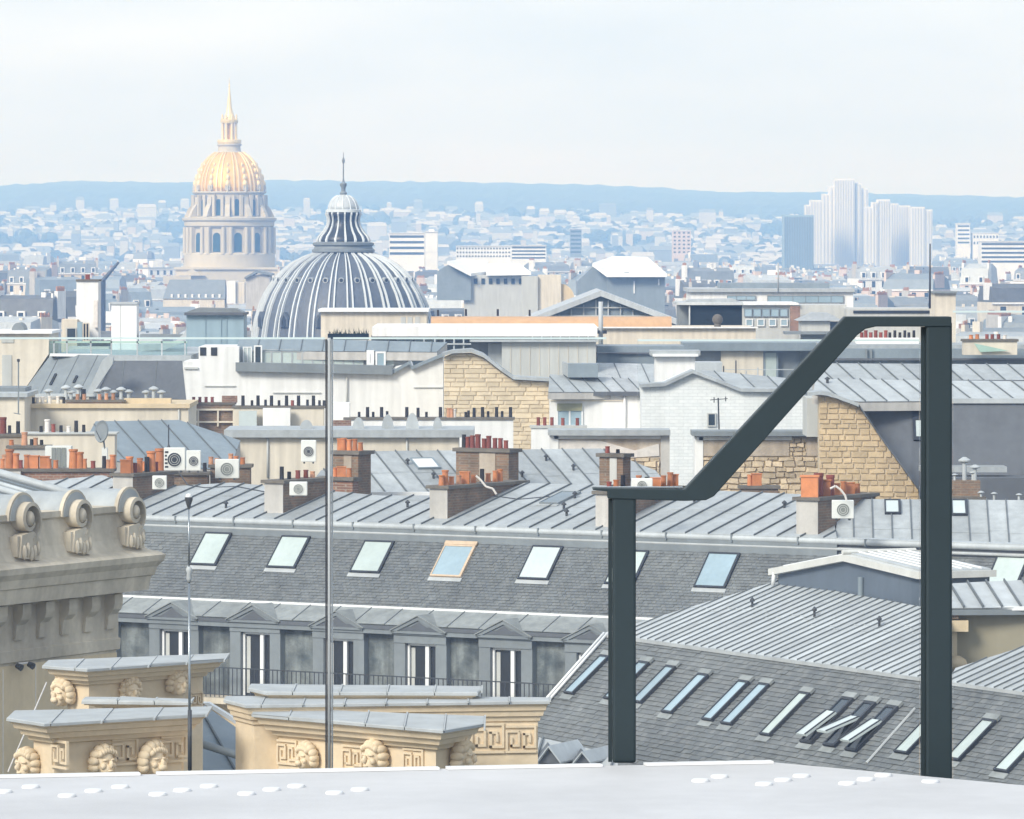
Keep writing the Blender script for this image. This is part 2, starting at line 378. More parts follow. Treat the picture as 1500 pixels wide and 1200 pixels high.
# glass panes of the balustrade, standing just behind the rail
def pane(name, label, x0, x1, yt, Y, yb=1122):
    a = P(x0, yb, Y); b = P(x1, yt, Y); z0 = LZ-.35
    t = thing(name, label, 'glass panel', (a.x, Y, z0))
    MB().box((a.x, Y, z0), (b.x, Y+.012, b.z)).build('pane', 'glass', t)
    MB().box((a.x, Y-.001, b.z), (b.x, Y+.013, b.z+.006)).build('top_edge', 'glass_edge', t)
    return t
mat('glass_edge', (.50, .60, .60), .25, .05)
g1 = pane('glass_balustrade', 'clear glass balustrade panel left of the slim upright seam', -60, 476, 497, 17.75)
g2 = pane('glass_balustrade', 'clear glass balustrade panel between the slim seam and the first post', 488, 888, 497, 17.75)
g3 = pane('glass_balustrade', 'clear glass balustrade panel under the slanting handrail between both posts', 934, 1347, 500, 17.75)
g4 = pane('glass_balustrade', 'clear glass balustrade panel right of the tall post', 1396, 1560, 458, 17.75)
sm = thing('glass_seam_post', 'slim bright metal upright between two glass panels', 'upright', P(482, 1250, 17.75))
MB().box((P(476.6, 0, 17.75).x, 17.745, LZ-.35), (P(478.6, 0, 17.75).x, 17.775, P(0, 497, 17.75).z)).build('clamp_bar', 'frame_dark', sm)
MB().tube(P(482, 1250, 17.755), P(482, 495, 17.755), .0062, n=10).build('rod', 'zinc_pale', sm, True)
MB().box((P(485.4, 0, 17.75).x, 17.745, LZ-.35), (P(487.4, 0, 17.75).x, 17.775, P(0, 497, 17.75).z)).build('clamp_bar', 'chrome', sm)

# ================================================================ CARVED STONE PEDESTALS
def head_mesh(kind):
    mb = MB()                                             # a carved mask looking to -Y, about .46 tall, origin at chin level on the wall
    mb.sphere((0, -.10, .22), .145, .16, .20, 12, 9)       # skull
    mb.sphere((0, -.20, .12), .095, .08, .10, 10, 7)       # jaw
    mb.sphere((0, -.285, .19), .026, .04, .055, 8, 6)      # nose
    for s in (-1, 1):
        mb.sphere((s*.055, -.235, .245), .05, .035, .018, 8, 5)   # brow
        mb.sphere((s*.08, -.225, .165), .045, .04, .045, 8, 5)    # cheek
    mb.sphere((0, -.275, .105), .045, .03, .014, 8, 5); mb.sphere((0, -.268, .08), .038, .03, .014, 8, 5)   # lips
    k = 9 if kind else 11
    for i in range(k):                                      # locks of hair or mane
        a = math.pi*(-.15+1.3*i/(k-1)); r = .15 if kind else .18
        mb.sphere((math.cos(a)*r, -.10-.03*math.sin(a), .22+math.sin(a)*(.18 if kind else .2)), .062, .10, .06 if kind else .075, 8, 6)
    for i in range(7): mb.sphere((-.12+.04*i, -.19, .36-.004*(i-3)**2), .032, .07, .05, 7, 5)
    if not kind:                                            # lion: muzzle and ears
        mb.sphere((0, -.29, .13), .07, .05, .05, 9, 6)
        for s in (-1, 1): mb.sphere((s*.13, -.14, .37), .04, .035, .05, 8, 5)
    return mb.mesh('carved_head', 'limestone_warm', smooth=True)
HEADS = [head_mesh(0), head_mesh(1)]
def key_mesh():
    mb = MB(); t = .035                                       # one greek key unit, .46 x .40, relief .03, facing -Y
    def h(x0, x1, z): mb.box((min(x0, x1), -.03, z), (max(x0, x1), 0.01, z+t))
    def v(x, z0, z1): mb.box((x, -.03, min(z0, z1)), (x+t, 0.01, max(z0, z1)))
    h(0, .46, 0); h(0, .46, .37)
    v(0, t, .30); h(0, .20, .30-t+t); v(.18, .09, .30); h(.07, .18, .09); v(.07, .09, .23)
    v(.425, .07, .37); h(.26, .425, .07); v(.26, .07, .29); h(.26, .37, .26); v(.345, .15, .26)
    return mb.mesh('greek_key', 'limestone_warm')
KEY = key_mesh()
CAPN = [0]
def pedestal(label, front, zc, depth, hstone, zbot, heads=(), keys=(), m='limestone_warm', capm='lead', keyrows=True, drop=.10, ov=1.):
    """front: visible cap-edge points as pixels (left to right) at height zc; the body carries on 'depth' behind."""
    fp = [at_z(x, y, zc) for x, y in front]; back = [Vector((fp[-1].x, fp[-1].y+depth, 0)), Vector((fp[0].x, fp[0].y+depth, 0))]
    plan = [(p.x, p.y) for p in fp]+[(p.x, p.y) for p in back]
    c = Vector((sum(p[0] for p in plan)/len(plan), sum(p[1] for p in plan)/len(plan), zbot))
    t = thing('stone_pedestal', label, 'pedestal', c, 'carved stone pedestals behind the ledge')
    mb = tiers(MB(), plan, [(z_, o_*ov) for z_, o_ in [(zbot, -.34), (zc-hstone, -.34), (zc-hstone*.94, -.27), (zc-hstone*.72, -.25), (zc-hstone*.67, -.17), (zc-hstone*.42, -.14), (zc-hstone*.36, -.08), (zc-hstone*.12, -.05), (zc-.02, -.012), (zc-.004, -.01)]])
    mb.build('body', m, t)
    # lead sheets of the flat cap: pieces laid across with welts between them
    n = max(3, int((fp[-1]-fp[0]).length/.55)); cx = c.x; cy = c.y
    po = offset(plan, .03); x0, x1 = min(p[0] for p in po), max(p[0] for p in po)
    for i in range(n):
        a, b = x0+(x1-x0)*i/n, x0+(x1-x0)*(i+1)/n
        st = clip(clip(po, (1, 0), a+.006), (-1, 0), -(b-.006))
        if len(st) < 3: continue
        mb = MB(); mb.loft([[Vector((x, y, zc+.0)) for x, y in st], [Vector((x, y, zc+.035)) for x, y in st], [Vector((a+.012+(x-a)*(1-.024/(b-a)), cy+(y-cy)*.97, zc+.042+drop*.1*random.random())) for x, y in st]])
        mb.obox((b-.012, min(y for x, y in st)+.06, zc+.03), Vector((.022, 0, 0)), Vector((0, (max(y for x, y in st)-min(y for x, y in st))*.9, 0)), Z*.028)
        mb.build('lead_sheet', capm, t)
    wall = offset(plan, -.335*ov)
    def on_front(px):                                       # point of the frieze wall in line with a photo column
        for (ax, ay), (bx, by) in zip(wall[:len(fp)-1], wall[1:len(fp)]):
            for k in range(241):
                s = k/240; x = ax+(bx-ax)*s; y = ay+(by-ay)*s
                if abs(HX+x*F/y-px) < 3.4: return Vector((x, y, 0)), math.atan2(by-ay, bx-ax)
        return None, 0
    for px, py, kind, sc in heads:
        q, rz = on_front(px)
        if q is None: q = Vector(((px-HX)*fp[0].y/F, min(p.y for p in fp)+.36, 0)); rz = 0
        z = CZ-(py-HY)*q.y/F
        inst(HEADS[kind], 'carved_head', t, (q.x, q.y, z), rz+random.uniform(-.25, .35), (sc, sc, sc))
    for px, py, sc in keys:
        q, rz = on_front(px)
        if q is None: continue
        inst(KEY, 'greek_key', t, (q.x, q.y-.001, CZ-(py-HY)*q.y/F), rz, (sc, 1, sc))
    return t
ZP = 34.55
pedestal('square stone pedestal with lead cap in the bottom left corner, nearest the left edge', [(12, 1056), (66, 1064), (301, 1050)], ZP-.15, 1.15, .28, 31.5,
         heads=((49, 1141, 1, 1.0), (146, 1139, 1, 1.05), (219, 1137, 0, 1.05)), keys=((80, 1124, .95), (166, 1122, .92), (238, 1118, .92)))
pedestal('stone pedestal with grey lead cap behind the nearest one at bottom left', [(64, 979), (128, 984), (328, 969)], ZP+.1, 1.0, .24, 31.5,
         heads=((103, 1036, 0, .95), (190, 1030, 1, .9), (256, 1020, 1, .95)), keys=((281, 1036, .55),))
pedestal('low narrow lead-capped pedestal squeezed between the two left pedestals', [(122, 1031), (277, 1033)], 34.3, .55, .1, 31.5, drop=.3)
pedestal('long stone pedestal farthest back at centre under the dormer windows', [(366, 1012), (392, 1018), (697, 1019), (703, 1015)], ZP+.05, .6, .22, 31.5)
pedestal('broad pale stone pedestal reaching farthest right, with a large key pattern on its end', [(330, 1029), (362, 1037), (803, 1031)], ZP-.05, .5, .26, 31.5, keys=((690, 1104, 1.05), (742, 1103, .95)), ov=.42)
pedestal('front centre stone pedestal with corner to the right and small masks', [(371, 1050), (648, 1074), (707, 1064)], ZP-.15, 1.0, .28, 31.5,
         heads=((460, 1128, 0, .85), (561, 1132, 1, 1.05), (668, 1132, 1, 1.05)), keys=((404, 1119, .85), (505, 1127, .85), (594, 1132, .85)))
# lightning rod in front of the pedestals
YL = 70.
lr = thing('lightning_rod', 'thin lightning rod with a ball tip standing before the left pedestals', 'lightning rod', P(278, 1135, YL))
MB().tube(P(278, 1160, YL), P(277, 850, YL), .019, .015, 8).tube(P(277, 850, YL), P(276.5, 742, YL), .013, .010, 8).build('pole', 'chrome', lr, True)
MB().lathe(P(276.5, 746, YL), [(.012, 0), (.05, .12), (.052, .15), (.02, .17)], 10).build('cone_tip', 'dark_metal', lr, R(30))
MB().sphere(P(276.5, 728, YL), .045, n=10, k=8).build('ball', 'stud_white', lr, True)
MB().lathe(P(277, 853, YL), [(.02, 0), (.035, .05), (.03, .12), (.045, .16), (.02, .2)], 10).build('collar', 'lead', lr, True)
MB().tube(P(278, 1128, YL), P(278, 1040, YL), .027, n=8).build('foot_sleeve', 'dark_metal', lr, True)

# ================================================================ LEFT STONE ATTIC WITH SCROLLS
ZA = 35.6
cb = at_z(243, 812, ZA); ca = at_z(0, 836, ZA)
dv = (ca-cb).normalized(); dv.z = 0; dv.normalize(); nv = Vector((dv.y, -dv.x, 0))
if nv.y > 0: nv = -nv
inset = .62
B0 = cb-nv*inset+dv*inset; B0.z = 0                                   # wall corner under the cornice tip
plan = [(B0.x, B0.y), ((B0+dv*9).x, (B0+dv*9).y), ((B0+dv*9-nv*6).x, (B0+dv*9-nv*6).y), ((B0-nv*6).x, (B0-nv*6).y)]
attic = thing('stone_attic', 'grey-brown carved stone attic storey with scroll ornaments at the left edge', 'building', (B0.x, B0.y, 0))
tiers(MB(), plan, [(0, 0), (ZA-1.62, 0), (ZA-1.60, .05), (ZA-1.42, .06), (ZA-1.40, .03), (ZA-.68, .03), (ZA-.62, .12), (ZA-.60, .40), (ZA-.36, .44), (ZA-.34, .48), (ZA-.2, .52), (ZA-.1, .60), (ZA, .62)]).build('wall', 'grey_stone', attic)
tiers(MB(), plan, [(0, .012), (ZA-1.66, .012)]).build('lower_wall', 'limestone', attic)
tiers(MB(), plan, [(ZA, .615), (ZA+.04, .56), (ZA+.10, .40), (ZA+.10, .2)]).build('cornice_slope', 'grey_stone', attic)
tiers(MB(), plan, [(ZA+.1, .38), (ZA+.3, .30), (ZA+.72, .22), (ZA+.76, .27), (ZA+.86, .27), (ZA+.86, .0)]).build('parapet', 'grey_stone', attic)
for i in range(9):                                           # joints between the big ashlar blocks of the lower wall
    p = B0+dv*(.55+i*1.0)
    MB().obox(p+nv*.011+Vector((0, 0, ZA-4)), dv*.02, nv*.006, Z*2.3).build('joint', 'pot_white', attic)
for i in range(10):                                          # consoles under the cornice
    p = B0+dv*(.15+i*.72)
    mb = MB(); pr = [(0, 0), (.05, 0), (.08, .25), (.17, .34), (.20, .44), (.20, .60), (0, .60)]
    mb.prism([p+nv*(.03+a)+Z*(ZA-1.24+b) for a, b in pr], dv*.26); mb.build('console', 'grey_stone', attic)
def scroll_mesh():
    mb = MB(); prev = None; n = 30                             # volute: a band curling inwards, axis along local Y
    rings = []
    for i in range(n+1):
        a = -1.35+i/n*7.2; r = .36*(1-i/n*.72); rings.append((a, r))
    def band(off, hw):
        rg = []
        for a, r in rings:
            c = Vector((math.cos(a)*r, 0, math.sin(a)*r+.40)); o = Vector((math.cos(a), 0, math.sin(a)))
            rg.append([c+Vector((0, -hw, 0)), c+o*.075+Vector((0, -hw*.9, 0)), c+o*.075+Vector((0, hw, 0)), c+Vector((0, hw, 0))])
        mb.loft(rg)
    band(0, .16)
    mb.sphere((0, -.10, .42), .13, .10, .15, 10, 7)                # carved boss
    mb.box((-.40, -.10, -.28), (-.30, .12, .1)); mb.prism([(-.36, -.14, -.3), (.3, -.14, -.38), (.34, -.14, .0), (.1, -.14, .18), (-.3, -.14, .12)], (0, .2, 0))
    for i in range(5): mb.sphere((-.25+.12*i, -.16, -.2+.05*math.sin(i*2.)), .05, .05, .14, 7, 5)
    return mb.mesh('scroll', 'grey_stone', smooth=R(45))
SCR = scroll_mesh(); rz = math.atan2(-dv.y, -dv.x)
for px, sc in ((192, 1.0), (113, 1.05), (36, 1.1), (-50, 1.1)):
    q = Plane(B0+nv*.34, nv).hit(px, 800); base = Vector((q.x, q.y, ZA+.42))
    inst(SCR, 'scroll', attic, base, rz, (sc*.8, sc*.8, sc*.8))
    c = base+Z*.34                                             # zinc-clad barrel hood running back from each scroll
    mb = MB(); ring = []
    for w0 in (-.02, -1.0):
        ring.append([c+nv*w0-dv*math.cos(t)*.36*sc+Z*math.sin(t)*.38*sc for t in [math.pi*k/12 for k in range(13)]])
    mb.loft(ring); mb.build('barrel_hood', 'zinc', attic, R(30))
    mb = MB(); mb.loft([[c+nv*w0-dv*math.cos(t)*r*sc+Z*math.sin(t)*(r+.02)*sc for t in [math.pi*k/12 for k in range(13)]] for w0, r in ((-.03, .36), (-.03, .40), (-.10, .40), (-.10, .36))], False)
    mb.build('hood_rim', 'grey_stone', attic, R(30))
fl = thing('wall_floodlight', 'small twin floodlight bracket on the tan wall at the left edge', 'floodlight', Plane(B0+nv*.1, nv).hit(33, 972))
q = Plane(B0+nv*.1, nv).hit(33, 972)
MB().tube(q-dv*.18, q+dv*.18, .018).tube(q, q-nv*.1, .018).build('bracket', 'pot_white', fl)
for s in (-1, 1): MB().tube(q+dv*.18*s-Z*.02, q+dv*.18*s+nv*.1-Z*.06, .045, .06, 8).build('lamp_head', 'dark_metal', fl, R(30))
st = thing('guy_wire', 'thin pale stay wire slanting down past the bottom left pedestals', 'wire', P(68, 1002, 88))
MB().tube(P(68, 1000, 88), P(12, 1130, 80), .012, n=6).build('strand', 'pot_white', st)
# low zinc roof pieces seen between the pedestals
lz = slope_plane(P(330, 1085, 96), (-.35, .94), 24)
lr2 = thing('low_zinc_roof', 'low zinc roof with gutter pipe in the gap between the pedestals', 'roof', P(340, 1130, 96))
poly = [lz.hit(*p) for p in ((255, 1060), (300, 1035), (420, 1120), (420, 1160), (255, 1140))]
MB().prism([p-Z*.05 for p in poly], (0, 0, -3)).build('wall', 'grey_plaster', lr2)
sheet_roof(lr2, poly, lz, .6, 'zinc_blue')
MB().tube(P(280, 1085, 94.5), P(415, 1128, 94.5), .07, n=10).build('gutter_pipe', 'zinc_grey', lr2, True)
MB().prism([P(297, 1030, 95), P(306, 1030, 95), P(402, 1088, 95), (P(394, 1092, 95))], (0, .3, 0)).build('verge_board', 'white_paint', lr2)
lf = thing('low_zinc_roof', 'strip of zinc roof in the bottom left corner beside the first pedestal', 'roof', P(20, 1130, 92))
pl = slope_plane(P(20, 1115, 92), (.3, .95), 20); poly = [pl.hit(*p) for p in ((-40, 1100), (130, 1106), (130, 1150), (-40, 1150))]
MB().prism([p-Z*.05 for p in poly], (0, 0, -3)).build('wall', 'grey_plaster', lf); sheet_roof(lf, poly, pl, .5, 'zinc_grey')
MB().tube(P(-20, 1110, 91.5), P(125, 1117, 91.5), .05, n=8).build('gutter_pipe', 'zinc_pale', lf, True)
# ================================================================ POTS, CHIMNEYS, AIR CONDITIONERS
def _pot(prof, n=12): return MB().lathe((0, 0, 0), prof, n)
POT = {
 'o': _pot([(.15, 0), (.13, .35), (.125, .52), (.15, .54), (.15, .60), (.11, .60), (.10, .3)]).mesh('pot', 'terracotta', smooth=R(35)),
 'p': _pot([(.14, 0), (.12, .45), (.14, .48), (.14, .55), (.10, .55), (.10, .3)]).mesh('pot', 'terracotta_pale', smooth=R(35)),
 'r': _pot([(.13, 0), (.12, .5), (.135, .52), (.135, .6), (.10, .6), (.10, .3)]).mesh('pot', 'pot_red', smooth=R(35)),
 'd': _pot([(.11, 0), (.10, .58), (.11, .6), (.08, .6), (.08, .3)]).mesh('pot', 'pot_dark', smooth=R(35)),
 'w': _pot([(.13, 0), (.12, .5), (.15, .52), (.15, .58), (.10, .6), (.10, .3)]).mesh('pot', 'pot_white', smooth=R(35)),
 's': MB().box((-.24, -.15, 0), (.24, .15, .55)).box((-.27, -.18, .55), (.27, .18, .6)).mesh('pot', 'terracotta', smooth=False),
 'm': MB().lathe((0, 0, 0), [(.07, 0), (.07, .42), (.19, .46), (.19, .49), (.05, .56)], 12).mesh('pot', 'zinc_pale', smooth=R(35)),
}
def pots(parent, A, B, lst, name='chimney_pot'):
    """stand pots on the line A-B; each is (photo column, height in photo pixels, kind)"""
    for px, hp, k in lst:
        best = min((abs(HX+(A+(B-A)*(t/60.)).x*F/(A+(B-A)*(t/60.)).y-px), t/60.) for t in range(61))
        q = A+(B-A)*best[1]; h = hp*q.y/F; j = random.uniform(-.03, .03); w = min(1.15, max(.62, h/.62))
        inst(POT[k], name, parent, q+Vector((0, j, 0)), random.uniform(-.2, .2), (w, w, h/.6))
def frontal_stack(parent, x0, x1, yc, yb, Y, D, m, capm='cap_stone', lst=(), over=.08, capt=.10, name='chimney'):
    a, b = P(x0, yb, Y), P(x1, yc, Y)
    s = box(name, (a.x, Y, a.z), (b.x, Y+D, b.z-capt), m, parent)
    box('cap', (a.x-over, Y-over, b.z-capt), (b.x+over, Y+D+over, b.z), capm, s)
    pots(s, Vector((a.x, Y+D*.45, b.z)), Vector((b.x, Y+D*.45, b.z)), lst); return s
def ac_unit(label, x0, x1, y0, y1, Y, dark=False, rz=0.):
    a, b = P(x0, y1, Y), P(x1, y0, Y); w = b.x-a.x; h = b.z-a.z; d = w*.42
    t = thing('air_conditioner', label, 'air conditioner', ((a.x+b.x)/2, Y+d/2, a.z), 'rooftop air conditioning units')
    cx, cz = (a.x+b.x)/2, (a.z+b.z)/2
    bevel(box('casing', (a.x, Y, a.z+.04*h), (b.x, Y+d, b.z), 'ac_white', t), .02)
    r = min(w, h)*.33
    mb = MB().tube((cx, Y-.004, cz), (cx, Y+.03, cz), r, r, 18); mb.build('fan_opening', 'grille' if not dark else 'frame_dark', t)
    mb = MB()
    for k in (1.0, .7, .4):
        for i in range(18):
            a0, a1 = 2*math.pi*i/18, 2*math.pi*(i+1)/18
            mb.obox((cx+math.cos(a0)*r*k, Y-.022, cz+math.sin(a0)*r*k), Vector(((math.cos(a1)-math.cos(a0))*r*k, 0, (math.sin(a1)-math.sin(a0))*r*k)), Vector((0, .015, 0)), Vector((math.cos(a0)*.012, 0, math.sin(a0)*.012)))
    mb.build('fan_guard', 'ac_white', t)
    for s in (.15, .75): box('foot', (a.x+w*s, Y+.02, a.z-.03), (a.x+w*(s+.1), Y+d-.02, a.z+.04*h), 'dark_metal', t)
    return t
def vent(parent, px, py, pl, r=.05):
    q = pl.hit(px, py); MB().tube(q, q+Z*.16, r, r, 8).lathe(q+Z*.15, [(r*2.0, 0), (r*2.0, .04), (r*.4, .10)], 8).build('roof_vent', 'dark_metal', parent, R(30))
def roof_window(parent, pl, quad, pm='pane_teal', fm='frame_dark', apron=True, fw=.06, top=None, name='roof_window', am='lead'):
    """quad: pixels bottom-left, bottom-right, top-right, top-left"""
    h = [pl.hit(*p) for p in quad]; u, v, n = pl.u, pl.up, pl.n
    bl = h[0]; W = ((h[1]-h[0]).dot(u)+(h[2]-h[3]).dot(u))/2; H = ((h[3]-h[0]).dot(v)+(h[2]-h[1]).dot(v))/2
    mb = MB(); t = .10
    mb.obox(bl+n*.0, u*W, v*fw, n*t); mb.obox(bl+v*(H-fw), u*W, v*fw, n*t); mb.obox(bl+v*fw, u*fw*.7, v*(H-2*fw), n*t); mb.obox(bl+u*(W-fw*1.3)+v*fw, u*fw*1.3, v*(H-2*fw), n*t)
    f = mb.build(name, fm, parent)
    MB().obox(bl+u*fw*.7+v*fw+n*.06, u*(W-fw*2), v*(H-2*fw), n*.02).build('pane', pm, f)
    if apron: MB().obox(bl-u*.04-v*.16+n*.03, u*(W+.08), v*.15, n*.02).build('apron', am, f)
    if top: MB().obox(bl-u*.02+v*(H+.003)+n*.05, u*(W+.04), v*.14, n*.06).build('shutter_box', top, f)
    return f

mat('zinc_apron', (.27, .29, .29), .55, .16, .7, .25, .06)
# ================================================================ LONG MANSARD BUILDING
ZG = 32.0
gy = lambda x: 757+(x-220)*43/1280
GL, GR = at_z(40, gy(40), ZG), at_z(1560, gy(1560), ZG)
U = (GR-GL).normalized(); N = Vector((U.y, -U.x, 0)); UL = (GR-GL).length       # along the building, and out towards the street
man = thing('mansard_building', 'long grey mansard building with dormers and roof windows across the middle', 'building', (GL.x, GL.y, 0))
FR = lambda a, w, z: GL+U*a+N*w+Z*(z-ZG)
def fbox(name, a0, a1, w0, w1, z0, z1, m, parent=man): return MB().obox(FR(a0, w0, z0), U*(a1-a0), N*(w1-w0), Z*(z1-z0)).build(name, m, parent)
S = slope_plane(FR(0, 0, ZG-.36), -N, 47)
zlow = (S.hit(215, 873).z+S.hit(890, 905).z)/2; wlow = (ZG-.36-zlow)/math.tan(R(47))
# slate slope with its courses
q0 = [FR(0, wlow, zlow), FR(UL, wlow, zlow), FR(UL, .02, ZG-.38), FR(0, .02, ZG-.38)]
MB().prism([p-S.n*.02 for p in q0], -S.n*.4).build('slate_slope', 'slate', man)
tag(slates(man, q0, S, .115, .15, 'slate_tile'), kind='stuff')
# gutter and cornice mouldings along the top of the slope
for (w, z, r, m) in ((.10, ZG-.05, .10, 'zinc_pale'), (.12, ZG-.27, .05, 'lead')):
    MB().tube(FR(0, w, z), FR(UL, w, z), r, r, 12).build('gutter', m, man, R(40))
fbox('cornice_band', 0, UL, -.10, .06, ZG-.40, ZG-.12, 'zinc_dark')
fbox('drip_edge', 0, UL, -.5, .16, ZG+.03, ZG+.06, 'zinc_pale')
for i in range(14):
    a = 1.5+i*2.3; fbox('gutter_clip', a, a+.05, .0, .215, ZG-.16, ZG+.062, 'zinc_grey')
# zinc apron under the slope
aw = 1.05; za = zlow-.42
A2 = slope_plane(FR(0, wlow, zlow-.04), -N, 22)
fbox('slope_flashing', 0, UL, wlow-.06, wlow+.05, zlow-.06, zlow+.03, 'white_paint')
q1 = [FR(0, wlow+aw, zlow-.04-aw*math.tan(R(22))), FR(UL, wlow+aw, zlow-.04-aw*math.tan(R(22))), FR(UL, wlow+.03, zlow-.05), FR(0, wlow+.03, zlow-.05)]
zap = q1[0].z
MB().prism([p-Z*.03 for p in q1], (0, 0, -.25)).build('apron_body', 'zinc_grey', man)
sheet_roof(man, q1, A2, 1.15, 'zinc_apron', seam=.02)
fbox('apron_fascia', 0, UL, wlow+aw-.08, wlow+aw+.03, zap-.14, zap-.02, 'zinc_dark')
# steep lower wall in weathered scale slates
ww = wlow+aw-.32; zbal = zap-2.45
fbox('dormer_wall', 0, UL, -3, ww, zbal, zap-.1, 'slate_wall')
fbox('facade', 0, UL, -4, ww+.15, 0, zbal-.2, 'limestone')
fbox('balcony_floor', 0, UL, -1, ww+1.0, zbal-.2, zbal-.02, 'grey_stone')
# dormers
WP = Plane(FR(0, ww+.30, 0), N)
dpx = [(133, 880), (253, 884), (372, 888), (494, 897), (614, 904), (739, 910), (866, 917), (990, 925)]
for i, (px, py) in enumerate(dpx):
    c = WP.hit(px, py); a = (c-GL).dot(U); zt = c.z; hw = .98; wf = ww+.30
    zb = zt-.46
    mb = MB()
    for s in (-1, 1): mb.obox(FR(a+s*.76-.20, ww-.2, zbal), U*.40, N*(wf-.06-ww+.2), Z*(zb-.18-zbal))
    mb.obox(FR(a-.96, ww-.2, zb-.36), U*1.92, N*(wf-ww+.17), Z*.30)
    d = mb.build('dormer', 'zinc_grey', man)
    mb = MB()                                                    # raking pediment with a sunk triangle, roof running back into the apron
    T = [FR(a-hw, wf+.08, zb-.06), FR(a-hw, wf+.08, zb+.02), FR(a, wf+.08, zt), FR(a+hw, wf+.08, zb+.02), FR(a+hw, wf+.08, zb-.06)]
    mb.prism([p-N*.05 for p in T], -N*1.5)
    for p, q in ((T[1], T[2]), (T[2], T[3])): mb.obox(p-Z*.10, q-p, -N*.055, Z*.11)
    mb.obox(T[0], T[4]-T[0], -N*.055, Z*.07)
    mb.build('pediment', 'zinc_grey', d)
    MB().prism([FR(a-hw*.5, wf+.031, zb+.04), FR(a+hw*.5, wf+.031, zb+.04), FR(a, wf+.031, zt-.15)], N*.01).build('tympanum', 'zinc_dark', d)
    mb = MB()
    for s in (-1, 1):
        p = FR(a+s*(hw+.05), wf+.12, zb+.0); q = FR(a, wf+.12, zt+.03); mb.obox(p, q-p, -N*1.6, Z*.03)
    mb.build('pediment_roof', 'zinc_apron', d)
    ow = .55; z1 = zb-.36; z0 = zbal
    MB().obox(FR(a-ow, ww+.002, z0), U*2*ow, N*.02, Z*(z1-z0)).build('pane', 'opening', d)
    mb = MB(); fw_ = wf-.12
    for x in (-ow, ow-.07): mb.obox(FR(a+x, ww+.03, z0), U*.07, N*.08, Z*(z1-z0))
    mb.obox(FR(a-ow, ww+.03, z1-.08), U*2*ow, N*.08, Z*.08)
    mb.obox(FR(a+.12, ww+.05, z0), U*.13, N*.09, Z*(z1-z0-.09))
    mb.build('casement', 'white_paint', d)
    MB().obox(FR(a-ow+.10, ww+.025, z0+.1), U*.14, N*.02, Z*(z1-z0-.25)).build('curtain', 'panel_grey', d)
    # iron balustrade of the balcony
    mb = MB(); w = ww+.92
for seg in range(6):
    a0 = seg*UL/6; a1 = (seg+1)*UL/6; mb = MB()
    mb.obox(FR(a0, w, zbal+.92), U*(a1-a0), N*.05, Z*.035); mb.obox(FR(a0, w, zbal+.08), U*(a1-a0), N*.03, Z*.025)
    k = a0+.05
    while k < a1: mb.obox(FR(k, w+.01, zbal), U*.022, N*.022, Z*.93); k += .17
    tag(mb.build('balcony_railing', 'dark_metal', man), kind='stuff')
for pm, fm, top, quad in (('pane_teal', 'frame_dark', None, ((278, 829), (316, 832), (337, 783), (297, 783))), ('pane_teal', 'frame_dark', None, ((391, 833), (432, 836), (455, 788), (412, 788))),
        ('pane_teal', 'frame_dark', None, ((513, 840), (556, 843), (577, 795), (533, 795))), ('pane_blue', 'frame_wood', 'frame_wood', ((631, 846), (677, 849), (697, 803), (654, 800))),
        ('pane_pale', 'frame_dark', None, ((759, 850), (803, 853), (824, 803), (779, 802))), ('pane_teal', 'frame_dark', None, ((886, 857), (929, 859), (949, 809), (905, 808))),
        ('pane_blue', 'frame_dark', None, ((1017, 862), (1064, 865), (1083, 813), (1038, 812))), ('pane_teal', 'frame_dark', None, ((1441, 868), (1490, 870), (1512, 818), (1466, 817)))):
    roof_window(man, S, quad, pm, fm, top=top)
# zinc terrace roof above the gutter
Z1 = slope_plane(FR(0, -.02, ZG+.07), -N, 12.5)
def zpoly(pl, *px): return [pl.hit(*p) for p in px]
zr = zpoly(Z1, (50, gy(50)-1), (1226, gy(1226)-1), (1215, 727), (880, 712), (755, 708), (655, 727), (560, 727), (340, 708), (205, 716), (60, 716))
MB().prism([p-Z*.03 for p in zr], (0, 0, -2.5)).build('roof_body', 'zinc_grey', man)
sheet_roof(man, zr, Z1, .80, 'zinc', cross=2.4)
fr = slope_plane(P(1350, 786, 164.), (0.05, 1), 25)
zr2 = zpoly(fr, (1222, 791), (1560, 801), (1560, 734), (1232, 732))
MB().prism([p-Z*.03 for p in zr2], (0, 0, -2.5)).build('roof_body', 'zinc_grey', man)
sheet_roof(man, zr2, fr, .58, 'zinc', cross=.75)
for q in (((1296, 755), (1320, 755), (1320, 735), (1296, 735)), ((1394, 757), (1418, 757), (1418, 735), (1394, 735))): roof_window(man, fr, q, 'pane_pale', 'frame_dark', False)
for px, py in ((830, 757), (597, 744), (826, 747), (1017, 737), (1149, 745), (331, 745), (842, 731), (700, 728)): vent(man, px, py, Z1, .04)
roof_window(man, Z1, ((790, 740), (818, 741), (842, 724), (815, 723)), 'zinc_blue', 'zinc_grey', True, .03, name='roof_hatch')
